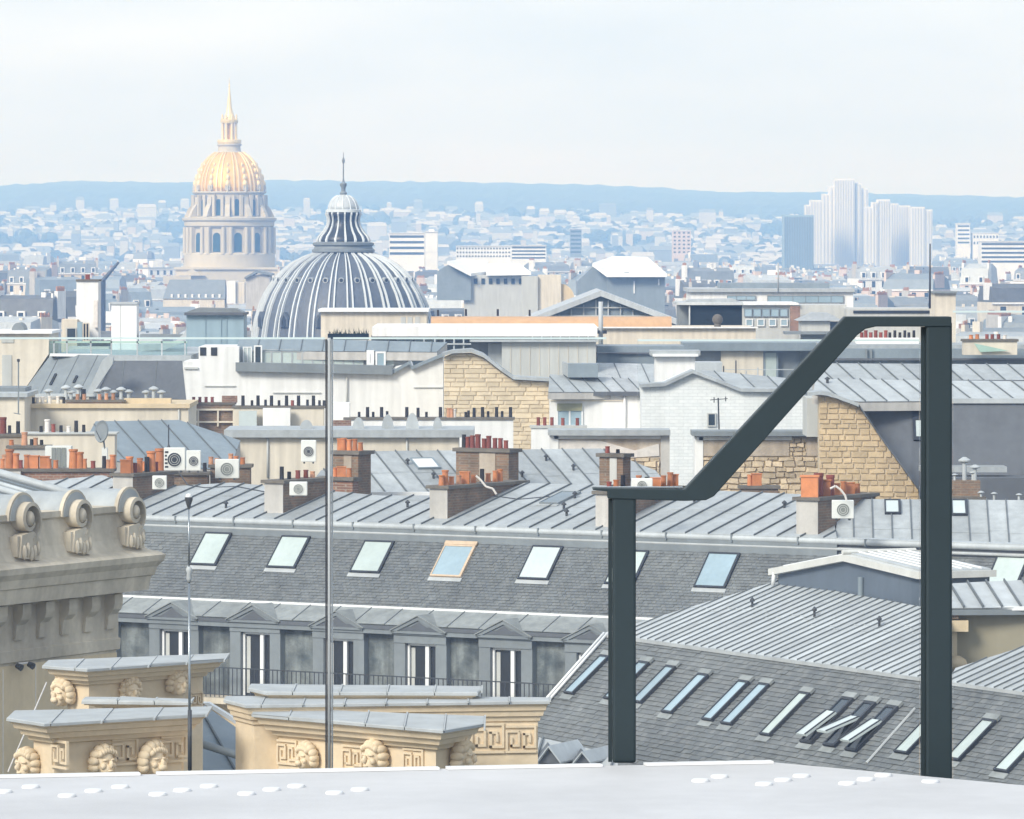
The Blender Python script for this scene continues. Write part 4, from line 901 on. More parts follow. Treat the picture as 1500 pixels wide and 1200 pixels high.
blk(fs1, 'frame_beam', 276, 343, 599, 601.5, 263.33, .17, 'cream_plaster'); blk(fs1, 'frame_beam', 276, 343, 617, 619.5, 263.33, .17, 'cream_plaster')
frontal_stack(w1, 342, 474, 595, 660, 262.5, 1.2, 'cream_plaster', over=.07, lst=((357, 15, 'd'), (369, 8, 'd'), (379, 15, 'd'), (389, 9, 'd'), (398, 15, 'd'), (409, 8, 'd'), (419, 15, 'd'), (429, 8, 'r'), (438, 15, 'd'), (451, 9, 'd'), (459, 15, 'd'), (468, 8, 'd'), (474, 8, 'd')))
blk(w1, 'white_slab', 385, 425, 598, 635, 261.8, .4, 'white_plaster'); blk(w1, 'glazed_box', 350, 376, 602, 640, 261.7, .5, 'pane_pale')
frontal_stack(w1, 505, 752, 612, 660, 258., 1.3, 'white_plaster', 'cap_stone', over=.07, lst=((526, 8, 'd'), (537, 15, 'd'), (548, 8, 'd'), (558, 15, 'd'), (567, 9, 'd'), (594, 15, 'd'), (604, 6, 'd'), (614, 14, 'd'), (625, 8, 'd'), (645, 15, 'd'), (656, 15, 'p'), (662, 14, 'p'), (666, 12, 'w'), (684, 8, 'd'), (688, 10, 'd'), (694, 14, 'd'), (706, 15, 'd'), (716, 9, 'd'), (727, 15, 'd'), (737, 9, 'd'), (746, 15, 'd')))
blk(w1, 'side_stack', 486, 512, 590, 640, 258.8, 1., 'white_plaster'); blk(w1, 'brick_base', 486, 514, 616, 625, 256., .5, 'brick_red')
# --- cream parapet in front with grey coping and zinc cowls
w2 = bld('cream_wall_building', 'low cream wall with wide grey-green coping behind the slim glass seam', 'building', 520, 222)
blk(w2, 'wall', 338, 672, 641, None, 222., 3, 'cream_plaster'); blk(w2, 'coping', 328, 694, 630, 641, 221.7, 5, 'zinc')
blk(w2, 'pier', 318, 340, 648, 700, 221.4, 1, 'cream_plaster')
for x, w, h in ((449, 10, 16), (525, 9, 20), (568, 9, 24), (604, 10, 26), (641, 7, 20)):
    c0 = P(x, 631, 223.4); k = 223./F; mb = MB()
    mb.loft([[c0+Vector((math.cos(t)*w*k*s, d, math.sin(t)*h*k*(1 if s == 1 else .9))) for t in [math.pi*j/12 for j in range(13)]] for d, s in ((0, 1), (.9, .85))]); mb.build('zinc_cowl', 'zinc', w2, R(35))
# --- stone gable with courses
w3 = bld('stone_gable', 'tan coursed stone gable wall beside the white party wall at centre', 'building', 725, 268)
g3p = [(650, 524), (662, 519), (690, 518), (708, 525), (735, 546), (752, 557), (805, 560), (805, 665), (650, 665)]
face(w3, 'wall', g3p, 268., 6, 'mortar'); blk(w3, 'body', 650, 805, 580, None, 268.5, 5, 'mortar')
stone_wall(w3, [P(x, y, 267.98) for x, y in g3p], (1, 0, 0), (0, -1, 0), .21, .75, 'stone_pale', rough=.014, joint=.008)
strip(w3, 'zinc_edge', ((648, 522), (662, 518), (690, 516), (708, 523), (735, 544), (752, 556), (806, 559)), 267.6, 2., 5, 'zinc')
# --- zinc-roofed wing with shuttered window
w4 = bld('white_wing', 'white wing with shuttered window under a small zinc roof at centre', 'building', 870, 266)
blk(w4, 'wall', 805, 942, 580, None, 266., 5, 'white_plaster'); blk(w4, 'gutter', 803, 938, 574, 580, 265.7, .4, 'zinc_dark')
blk(w4, 'string_course', 806, 916, 586, 588, 265.95, .1, 'cream_plaster')
roof_piece(w4, (870, 574, 265.8), (-.35, .93), 20, ((803, 575), (942, 575), (934, 556), (805, 549)), .8, 'zinc', .3)
blk(w4, 'roof_box', 832, 876, 533, 553, 266.8, 1.6, 'zinc_blue'); face(w4, 'roof_box_side', [(824, 530), (831.9, 533), (831.9, 553), (824, 547)], 267., 1.3, 'zinc')
f4 = win(w4, 815, 854, 590, 625, 265.97, 'pane_blue', 'white_paint', 1, .08); blk(f4, 'shutter', 816, 853, 591, 602, 265.88, .04, 'olive')
MB().tube(P(915, 578, 265.9), P(915, 680, 265.9), .06).build('downpipe', 'white_paint', w4, True)
frontal_stack(w4, 778, 858, 624, 668, 240., 1.2, 'white_plaster', 'panel_grey', over=.06, lst=((788, 12, 'r'), (798, 12, 'r'), (808, 12, 'r'), (824, 11, 'r'), (846, 11, 'r')))
# --- penthouse with white roof slab and strip window
w5 = bld('penthouse', 'pale panelled penthouse under a long white roof slab with strip windows', 'building', 780, 300)
blk(w5, 'panel_wall', 735, 873, 501, None, 300., 8, 'panel_grey'); blk(w5, 'recess_wall', 690, 735, 501, None, 301.5, 5, 'zinc_grey'); blk(w5, 'side_wall', 715, 734.9, 503, 552, 300.6, 2, 'zinc')
for i in range(9): blk(w5, 'panel_joint', 748+i*14, 748.7+i*14, 503, 552, 299.97, .05, 'cream_plaster')
blk(w5, 'eave', 688, 876, 498, 501, 299.6, 8, 'zinc_pale'); blk(w5, 'roof_slab', 545, 875, 479, 493, 300.2, 12, 'white_plaster'); blk(w5, 'window_band', 640, 872, 493, 498, 300.8, 5, 'opening')
for i in range(7): blk(w5, 'mullion', 779+i*13.6, 781+i*13.6, 493.2, 498, 300.7, .1, 'white_paint')
blk(w5, 'terrace_glazing', 545, 690, 493, 560, 304., 4, 'zinc_blue')
for i, (x0, x1) in enumerate(((582, 605), (608, 640), (645, 652), (660, 668))): win(w5, x0, x1, 495, 505, 303.95, 'pane_blue', 'zinc_pale', 1, .05)
blk(w5, 'dark_screen', 544, 580, 491, 499, 301., .2, 'box_navy')
pl_ = bld('planter', 'dark planter with spiky shrubs below the white block under the dome', 'planter', 505, 302)
blk(pl_, 'trough', 480, 540, 489, 498, 301.5, .7, 'box_navy')
for i in range(60):
    x = random.uniform(482, 538); q = P(x, 490, 301.8); hh = random.uniform(.15, .42); d = Vector((random.uniform(-.12, .12), random.uniform(-.1, .1), hh)); MB().add([q, q+Vector((.05, 0, 0)), q+d], [(0, 1, 2)]).build('leaf', 'dark_shrub', pl_)
w6 = bld('white_block', 'low plain white block hiding the foot of the ribbed dome', 'building', 545, 420)
blk(w6, 'wall', 470, 625, 457, None, 420., 8, 'cream_plaster'); blk(w6, 'coping', 466, 628, 453, 457, 419.6, 8.6, 'white_paint')
for x in (587, 597, 608): blk(w6, 'door', x, x+7, 464, 476, 419.95, .1, 'panel_grey')
# --- long cream parapet, terracotta barrel, pale gable, navy box
w7 = bld('cream_long_building', 'long cream parapet building with a rounded terracotta roof strip, right of the dome', 'building', 870, 340)
blk(w7, 'wall', 630, 1107, 481, None, 340., 12, 'cream_plaster')
mb = MB(); mb.loft([[P(x, 480, 341.)+Vector((0, 1.2-math.cos(t)*1.2, math.sin(t)*.68)) for t in [math.pi*k/10 for k in range(11)]] for x in (631, 984)]); mb.build('barrel_roof', 'copper_roof', w7, R(30))
blk(w7, 'sill', 628, 1110, 479, 481, 339.7, .5, 'white_plaster')
pots(w7, P(630, 463, 342.5), P(980, 463, 342.5), ((640, 9, 'd'), (684, 10, 'd'), (729, 10, 'd'), (776, 9, 'd'))); 
q = P(1051, 481, 340.4); MB().sphere(q+Z*.55, .34, n=10, k=7).lathe(q, [(.22, 0), (.2, .3)], 8).build('finial', 'cap_stone', w7, True)
ms = bld('camera_mast', 'pale mast with two dark camera boxes over the terracotta strip', 'mast', 880, 334); MB().tube(P(880, 512, 334.), P(880, 442, 334.), .14).build('pole', 'zinc_pale', ms, True)
for x in (875, 886): blk(ms, 'camera_box', x-3, x+3, 484, 489, 333.6, .3, 'frame_dark')
w8 = bld('pale_gable_hall', 'wide low gable with thick pale verges and blue glazing beyond the terracotta strip', 'building', 880, 420)
face(w8, 'gable_glazing', [(775, 474), (880, 431), (990, 474), (990, 500), (775, 500)], 420.4, 20, 'zinc_blue')
for a, b in (((762, 472), (880, 426)), ((880, 426), (1002, 472))): face(w8, 'verge', [a, b, (b[0], b[1]+8), (a[0], a[1]+8)], 419.5, 22, 'zinc_pale')
for x in range(800, 980, 18):
    h_ = 431+abs(x-880)*.39; blk(w8, 'glazing_bar', x, x+2, h_+5, 478, 420.2, .1, 'zinc_pale')
for y in (450, 462): blk(w8, 'glazing_bar', 830-(y-450)*2, 930+(y-450)*2, y, y+1.6, 420.15, .1, 'panel_grey')
w9 = bld('navy_box_building', 'dark navy box-shaped rooftop volume with a pale flat lid', 'building', 1045, 352)
blk(w9, 'body', 1011, 1087, 447, None, 352., 8, 'box_navy'); blk(w9, 'side', 995, 1010.8, 448, None, 353., 6, 'zinc_grey'); blk(w9, 'lid', 992, 1089, 443, 447, 351.6, 9, 'zinc_pale'); face(w9, 'lid_top', [(1000, 443), (1085, 443), (1075, 438), (1012, 439)], 353., 4, 'zinc'); blk(w9, 'corner_pipe', 1009, 1011, 448, 476, 351.8, .2, 'zinc_pale')
# --- blue-grey stepped roofs and white piers right of centre
w10 = bld('stepped_zinc_building', 'stepped blue-grey zinc roofs with white piers right of the penthouse', 'building', 1000, 300)
blk(w10, 'upper_step', 875, 1002, 507, None, 306., 5, 'zinc_blue'); blk(w10, 'step_lip', 874, 1010, 517, 519, 303.8, 3, 'zinc_dark'); blk(w10, 'middle_step', 875, 1000, 519, None, 304., 4, 'zinc_blue')
roof_piece(w10, (910, 556, 299.), (-.1, 1), 14, ((872, 562), (1012, 570), (1012, 535), (874, 532)), 1.5, 'zinc', 2.)
blk(w10, 'pier', 960, 1018, 521, None, 290., 2.5, 'white_plaster'); blk(w10, 'pier_coping', 953, 1026, 514, 521, 289.8, 3, 'zinc'); blk(w10, 'pier_cornice', 956, 1023, 518.5, 522.5, 289.6, .2, 'white_paint')
blk(w10, 'long_band', 1000, 1240, 502, 514, 312., 4, 'zinc_blue'); blk(w10, 'cream_pier', 1056, 1118, 514, None, 312.5, 4, 'cream_plaster'); blk(w10, 'dark_bay', 1019, 1056, 514, None, 313., 3, 'zinc'); blk(w10, 'bay_roof', 1019, 1058, 531, 548, 300., 3, 'zinc_pale')
win(w10, 1118, 1140, 514, 556, 312.6, 'pane_teal', 'zinc_blue', 0, .12); blk(w10, 'grey_bay', 1140, 1172, 513, None, 313., 4, 'zinc_grey'); blk(w10, 'white_bay', 1170, 1215, 510, None, 314., 4, 'panel_grey')
for x in (1060, 1078, 1093, 1110): MB().tube(P(x, 572, 290.), P(x, 528+random.random()*16, 290.), .035).build('railing_post', 'dark_metal' if x in (1060, 1078) else 'zinc_pale', w10)
blk(w10, 'guard_rail', 1058, 1185, 541, 542, 290., .04, 'zinc_pale'); blk(w10, 'terrace_box', 1115, 1135, 556, 572, 290.5, .8, 'white_paint')
# --- big white painted-brick gable
w11 = bld('white_brick_gable', 'large white painted brick gable behind the slanting handrail', 'building', 1050, 262)
gp = [(940, 568), (974, 566), (1015, 547), (1050, 560), (1085, 574), (1200, 574), (1200, 720), (940, 720)]
face(w11, 'wall', gp, 262., 8, 'white_brick_paint'); blk(w11, 'body', 940, 1200, 600, None, 262.4, 7, 'white_brick_paint')
strip(w11, 'coping', ((938, 568), (974, 566), (1015, 547), (1050, 560), (1085, 574), (1202, 575)), 261.7, 2.5, 5, 'zinc')
roof_piece(w11, (1100, 574, 263.), (-.2, 1), 12, ((1016, 550), (1086, 577), (1210, 577), (1210, 560), (1030, 543)), 1.2, 'zinc', .2)
win(w11, 1036, 1049, 605, 625, 261.95, 'pane_dark', 'panel_grey', 0)
an3 = bld('antenna', 'television aerial with short cross arms in front of the white gable', 'antenna', 1053, 214); MB().tube(P(1055, 690, 209.), P(1052, 583, 209.), .03).tube(P(1040, 586, 209.), P(1066, 584, 209.), .015).tube(P(1046, 582, 209.), P(1046, 590, 209.), .02).tube(P(1063, 581, 209.), P(1063, 588, 209.), .02).build('mast', 'dark_metal', an3)
# --- two broad old stacks of plaster and rubble
w12 = bld('broad_stack', 'broad old plastered chimney wall with grey coping behind the low rail', 'chimney', 890, 214)
blk(w12, 'wall', 812, 980, 640, 760, 214., 1.3, 'old_plaster'); blk(w12, 'left_pier', 805, 818, 638, 730, 213.9, 1.5, 'white_plaster'); blk(w12, 'right_pier', 968, 981, 638, 730, 213.93, 1.4, 'grey_plaster'); blk(w12, 'coping', 803, 982, 630, 638, 213.6, 2.1, 'zinc'); blk(w12, 'white_band', 812, 968, 638.4, 643, 213.9, .2, 'white_plaster')
face(w12, 'plaster_patch', [(818, 645), (880, 646), (930, 660), (965, 650), (966, 668), (900, 672), (840, 670), (818, 676)], 213.95, .1, 'pot_white')
stone_wall(w12, [P(x, y, 213.97) for x, y in ((835, 673), (966, 671), (966, 722), (850, 722))], (1, 0, 0), (0, -1, 0), .2, .38, 'rubble', rough=.05, wob=.03)
w13 = bld('broad_stack', 'broad rubble-stone chimney wall with grey coping left of the stone gable', 'chimney', 1110, 204)
blk(w13, 'wall', 1024, 1213, 640, 770, 204., 1.3, 'mortar'); blk(w13, 'left_pier', 1018, 1030, 640, 750, 203.9, 1.5, 'white_plaster'); blk(w13, 'coping', 1014, 1216, 632, 639, 203.6, 2.1, 'zinc_grey'); blk(w13, 'white_band', 1024, 1160, 639.4, 645, 203.9, .2, 'white_plaster')
blk(w13, 'plaster_panel', 1030, 1156, 646, 668, 203.93, .1, 'old_plaster'); blk(w13, 'plaster_panel', 1181, 1213, 640, 668, 203.93, .1, 'old_plaster')
stone_wall(w13, [P(x, y, 203.97) for x, y in ((1030, 669), (1213, 669), (1213, 735), (1030, 735))], (1, 0, 0), (0, -1, 0), .19, .42, 'rubble', rough=.06, wob=.035)
stone_wall(w13, [P(x, y, 203.96) for x, y in ((1157, 642), (1180, 642), (1180, 668), (1157, 668))], (1, 0, 0), (0, -1, 0), .17, .3, 'rubble', rough=.05, wob=.03)
frontal_stack(w13, 1085, 1140, 712, 740, 196., .8, 'brick_dark', lst=((1098, 16, 'o'), (1108, 18, 's')))
# --- stone gable and dark mansard at right
w14 = bld('dark_mansard_building', 'dark zinc mansard with tan stone gable end behind the tall post', 'building', 1350, 197)
gp = [(1186, 580), (1202, 579), (1215, 581), (1258, 596), (1292, 645), (1345, 718), (1352, 745), (1200, 745), (1186, 650)]
gp2 = [(1200, 579), (1215, 581), (1258, 596), (1292, 645), (1345, 718), (1352, 760), (1200, 760)]
face(w14, 'gable_wall', gp2, 195.6, 1.0, 'mortar'); stone_wall(w14, [P(x, y, 195.58) for x, y in gp2], (1, 0, 0), (0, -1, 0), .19, .42, 'stone_block', rough=.02, wob=.012)
blk(w14, 'pale_pier', 1182, 1199.5, 583, 640, 199., 3, 'panel_grey'); strip(w14, 'gable_coping', ((1186, 580), (1202, 578), (1216, 580), (1258, 596)), 195.2, 1.6, 5, 'zinc'); strip(w14, 'gable_coping', ((1258, 595), (1292, 644), (1346, 718)), 195.3, 1.4, 3, 'zinc_dark')
pm = slope_plane(P(1400, 740, 196.3), (0, 1), 62); poly = [pm.hit(*p) for p in ((1262, 592), (1560, 590), (1560, 745), (1352, 745), (1294, 645))]
MB().prism(poly, (0, 2.5, -.5)).build('mansard_slope', 'zinc_dark', w14)
roof_window(w14, pm, ((1338, 646), (1358, 646), (1358, 612), (1332, 612)), 'pane_pale', 'frame_dark', False, .14)
blk(w14, 'body', 1215, 1560, 600, None, 199.5, 8, 'zinc_dark'); blk(w14, 'gutter', 1256, 1560, 584, 591, 198.1, .5, 'zinc_pale')
roof_piece(w14, (1400, 586, 198.4), (-.35, .93), 17, ((1190, 578), (1258, 589), (1560, 587), (1560, 560), (1195, 556)), .85, 'zinc_pale', .3)
roof_piece(w14, (1400, 557, 204.), (-.3, .95), 17, ((1190, 559), (1560, 559), (1560, 535), (1200, 533)), .85, 'zinc', 2.)
blk(w14, 'step_lip', 1190, 1560, 557, 560, 203.6, .4, 'zinc_dark')
q = P(1266, 577, 201.); MB().tube(q, P(1266, 559, 201.), .09).lathe(P(1266, 560, 201.), [(.13, 0), (.13, .05)], 8).build('vent_pipe', 'zinc_blue', w14, R(40)); vent(w14, 1212, 562, slope_plane(P(1400, 586, 198.4), (-.35, .93), 17), .05)
w15 = bld('blue_mansard_band', 'smooth blue-grey roof band crossing behind the tall post', 'building', 1380, 238)
blk(w15, 'roof_band', 1205, 1560, 511, None, 238., 6, 'zinc_blue'); blk(w15, 'top_step', 1205, 1560, 505, 511, 239., 5, 'zinc'); blk(w15, 'lip', 1200, 1560, 525, 528, 237.6, .5, 'zinc_dark'); blk(w15, 'foot_gutter', 1195, 1560, 534, 537, 237.4, .6, 'zinc_pale'); 
for x in (1268, 1275): blk(w15, 'downpipe', x, x+2.5, 511, 534, 237.85, .1, 'zinc_grey')
blk(w15, 'white_parapet', 1255, 1346, 495, 505, 241., 1, 'white_plaster'); pots(w15, P(1258, 495, 241.4), P(1346, 495, 241.4), tuple((1262+i*7, 8+3*(i % 2), 'r' if i < 6 else 'd') for i in range(12)))
frontal_stack(w15, 1412, 1490, 497, 520, 236., 1, 'cream_plaster', lst=((1422, 6, 'o'), (1432, 7, 'o'), (1446, 7, 'r'), (1454, 7, 'r'), (1463, 7, 'r'), (1472, 6, 'w')), over=.06); face(w15, 'copper_flashing', [(1427, 503), (1478, 514), (1436, 516)], 235.8, .1, 'green_copper')
vs_ = bld('vent_stack', 'brick stack with two white mushroom flues right of the tall post', 'chimney', 1415, 190)
frontal_stack(vs_, 1392, 1440, 728, 770, 190., 1.2, 'brick_dark', lst=(), over=.1); blk(vs_, 'body', 1394, 1436, 704, 728, 190.4, .7, 'brick_dark')
pots(vs_, P(1392, 705, 190.6), P(1440, 705, 190.6), ((1413, 38, 'm'), (1428, 26, 'm'), (1398, 12, 'm'), (1425, 16, 'm')))
pots(vs_, P(1436, 735, 190.), P(1500, 735, 190.), ((1437, 17, 'm'), (1456, 15, 'm'), (1492, 13, 'm')))
blk(vs_, 'zinc_ledge', 1350, 1475, 684, 692, 194., 1.5, 'zinc'); blk(vs_, 'lower_wall', 1392, 1560, 700, 760, 193., 2, 'zinc_dark')
# --- flat-roofed buildings at right, beyond
w16 = bld('flat_office', 'flat white office building with blue strip windows above the rail at right', 'building', 1150, 520)
blk(w16, 'wall', 1012, 1250, 428, None, 520., 14, 'white_plaster'); blk(w16, 'roof_edge', 1008, 1252, 423, 428, 519.6, 15, 'zinc_pale'); blk(w16, 'plant_room', 1055, 1215, 415, 423, 524., 8, 'zinc_blue')
win(w16, 1065, 1107, 433, 440, 519.9, 'pane_blue', 'zinc_grey', 2, .06); win(w16, 1124, 1236, 433, 444, 519.9, 'pane_blue', 'zinc_grey', 5, .06)
w17 = bld('low_office', 'low white building with a row of blue windows beside the navy box', 'building', 1125, 440)
blk(w17, 'wall', 1086, 1240, 447, None, 440., 10, 'panel_grey'); blk(w17, 'roof_edge', 1084, 1170, 444, 447, 439.6, 11, 'white_plaster'); 
for i in range(5): win(w17, 1090+i*13, 1102+i*13, 452, 464, 439.9, 'pane_blue', 'zinc_blue', 0, .06)
blk(w17, 'brown_pier', 1158, 1172, 449, 490, 438., 1, 'brick_red')
for i in range(4): win(w17, 1092+i*17, 1103+i*17, 467, 478, 439.9, 'pane_blue', 'white_paint', 0, .08)
w18 = bld('hipped_kiosk', 'small rooftop kiosk with a grey hipped lid at the top of the slanting rail', 'kiosk', 1205, 390)
blk(w18, 'body', 1174, 1216, 470, None, 390., 4, 'panel_grey'); mb = MB(); a, b = P(1168, 470, 389.6), P(1236, 470, 389.6); t_ = P(1190, 458, 391.); t2 = P(1212, 458, 391.)
mb.loft([[a, b, b+Vector((0, 5, 0)), a+Vector((0, 5, 0))], [t_, t2, t2+Vector((0, 2, 0)), t_+Vector((0, 2, 0))]]); mb.build('hipped_lid', 'zinc', w18); blk(w18, 'side_bay', 1216, 1232, 472, None, 391., 3, 'zinc_grey')
blk(w18, 'base_ledge', 1150, 1240, 486, 490, 388., 3, 'zinc_grey')
w19 = bld('cream_tower_block', 'small cream block under a tall thin mast above the tall post', 'building', 1385, 430)
blk(w19, 'wall', 1369, 1400, 430, None, 430., 5, 'cream_plaster'); blk(w19, 'coping', 1367, 1402, 427, 430, 429.7, 6, 'zinc_grey'); blk(w19, 'terrace', 1240, 1400, 452, None, 436., 8, 'panel_grey'); blk(w19, 'strip_window', 1250, 1395, 455, 459, 435.9, .2, 'opening')
m2 = bld('mast', 'tall thin mast rising above the tall handrail post', 'mast', 1362, 425); MB().tube(P(1362, 452, 425.), P(1362.5, 357, 425.), .09, .05).build('pole', 'dark_metal', m2, True)
m3 = bld('mast', 'thin pale mast above the flat white office', 'mast', 1140, 516); MB().tube(P(1140, 428, 516.), P(1140, 385, 516.), .08).build('pole', 'zinc_pale', m3, True)
for lab, pts in (('black cable lying across the zinc roof behind the lightning rod', ((262, 694), (275, 712), (300, 716), (345, 714), (388, 722))), ('loose cable looping over the zinc roof left of the low rail', ((700, 735), (722, 728), (760, 733), (805, 729)))):
    q = [Z1.hit(*p)+Z*.03 for p in pts]; h = thing('roof_cable', lab, 'cable', q[0]); MB().path(q, .022, 6).build('sheath', 'frame_dark', h)
for root, x, y0, y1, Y in ((w2, 392, 642, 700, 221.95), (w2, 596, 642, 690, 221.95), (r5, 262, 600, 640, 231.95), (w11, 1190, 580, 700, 261.9), (w1, 508, 552, 600, 274.9)):
    MB().tube(P(x, y0, Y), P(x, y1, Y), .045, n=8).build('downpipe', 'panel_grey', root, True)
for x0, x1, y in ((606, 648, 567), (300, 345, 565), (400, 470, 575)): blk(w1, 'wall_ledge', x0, x1, y, y+1.4, 274.93, .1, 'panel_grey')
# ================================================================ RIBBED DOME
mat('dome_lead', (.105, .12, .145), .5, .10, .25, .25, spec=.4)
mat('dome_rib', (.62, .66, .68), .5, .08, .4, .1)
mat('city_pot', (.36, .20, .13), .85, .15, .5)
mat('city_cream', (.47, .44, .39), .85, .08, .05, .1)
mat('city_pale', (.47, .47, .47), .85, .08, .05, .1)
mat('city_pink', (.60, .50, .45), .85, .08, .05, .1)
mat('gold', (.74, .48, .12), .5, .16, .12, .1, metal=.3)
mat('gold_pale', (.84, .68, .36), .5, .10, .12, .1, metal=.25)
mat('invalides_stone', (.53, .485, .385), .85, .08, .05, .12)
mat('invalides_glass', (.02, .06, .08), .3, .1, .1)
def ribbed_dome():
    Y = 790.; k = Y/F; c = P(503, 495, Y); zz = lambda y: (495-y)*k
    t = thing('ribbed_dome', 'dark grey dome with pale ribs and a fluted lantern, left of centre', 'dome', c)
    pr = [(134, 560), (133, 500), (131, 485), (128, 468), (122, 448), (114, 430), (103, 413), (90, 398), (75, 386), (58, 377), (42, 371)]
    MB().lathe(c, [(r*k, zz(y)) for r, y in pr], 96).build('shell', 'dome_lead', t, True)
    n = 28
    for i in range(n):                                   # a pair of raised ribs on every bay line
        for d in (-.032, .032):
            a = 2*math.pi*(i+.5)/n+d; er = Vector((math.cos(a), math.sin(a), 0)); et = Vector((-er.y, er.x, 0)); rg = []
            for r, y in pr[1:]:
                w = .06+.20*(r/131.); q = c+er*r*k+Z*zz(y); rg.append([q-et*w*.55-er*.1, q-et*w*.4+er*.30+Z*.1, q+et*w*.4+er*.30+Z*.1, q+et*w*.55-er*.1])
            MB().loft(rg).build('rib', 'dome_rib', t)
        a = 2*math.pi*i/n; er = Vector((math.cos(a), math.sin(a), 0)); q = c+er*101*k+Z*zz(410)
        if er.y < .25:
            f = MB().tube(q-er*.5, q+er*.30, .42, .42, 10).build('oculus', 'zinc', t, R(40)); MB().tube(q+er*.28, q+er*.34, .27, .27, 10).build('opening', 'opening', f)
            if i % 2 == 0:
                et = Vector((-er.y, er.x, 0)); b = c+er*125*k+Z*zz(478); f = MB().prism([b-et*.75-er*.8, b+et*.75-er*.8, b+et*.75-er*.8+Z*1.3, b-er*.8+Z*2.2, b-et*.75-er*.8+Z*1.3], er*1.6).build('dormer', 'dome_lead', t)
                MB().prism([b-et*.4+er*.8, b+et*.4+er*.8, b+et*.4+er*.8+Z*1.0, b+er*.8+Z*1.7, b-et*.4+er*.8+Z*1.0], er*.05).build('opening', 'opening', f)
    MB().lathe(c, [(r*k, zz(y)) for r, y in ((40, 372), (46, 369), (46, 366), (43, 364), (42, 361), (45, 359), (45, 356), (38, 354))], 48).build('ring_cornice', 'zinc_grey', t, R(30))
    bell = [(40, 356), (41, 352), (38, 346), (31, 339), (26, 331), (24, 324), (25, 318), (27, 314), (26, 311)]
    MB().lathe(c, [(r*k*.93, zz(y)) for r, y in bell], 48).build('lantern_core', 'opening', t, True)
    m = 16
    for i in range(m):
        a = 2*math.pi*(i+.3)/m; er = Vector((math.cos(a), math.sin(a), 0)); et = Vector((-er.y, er.x, 0)); rg = []
        for r, y in bell: q = c+er*r*k*.93+Z*zz(y); w = .030*r*k*1.6; rg.append([q-et*w-er*.08, q-et*w*.7+er*.2, q+et*w*.7+er*.2, q+et*w-er*.08])
        MB().loft(rg).build('lantern_fin', 'dome_rib', t)
    MB().lathe(c, [(r*k, zz(y)) for r, y in ((22, 312), (26, 311), (26, 307.5), (24, 307))], 40).build('cap_ring', 'dome_rib', t, R(30))
    MB().lathe(c, [(r*k, zz(y)) for r, y in ((22.5, 307.5), (21.5, 302), (19, 296), (14.5, 290), (9, 286.5), (4, 285))], 40).build('cap', 'zinc_pale', t, True)
    for i in range(12):
        a = 2*math.pi*i/12; er = Vector((math.cos(a), math.sin(a), 0)); MB().path([c+er*r*k*1.0+Z*zz(y) for r, y in ((22.5, 307), (21.7, 302), (19.2, 296), (14.7, 290), (9, 286.5))], .09, 5).build('cap_rib', 'dome_rib', t)
    MB().lathe(c, [(r*k, zz(y)) for r, y in ((4.5, 286), (5.5, 283), (3, 280), (3.2, 275), (5, 272), (5, 269), (2, 267), (1, 262), (.8, 240), (1.8, 238), (2.2, 235), (1.2, 232), (.6, 230), (.35, 223))], 14).build('finial', 'zinc_grey', t, R(40))
    # drum hidden behind the roofs
    MB().lathe(c, [(133*k, -c.z), (133*k, zz(500))], 48).build('drum', 'cream_plaster', t, R(30))
ribbed_dome()
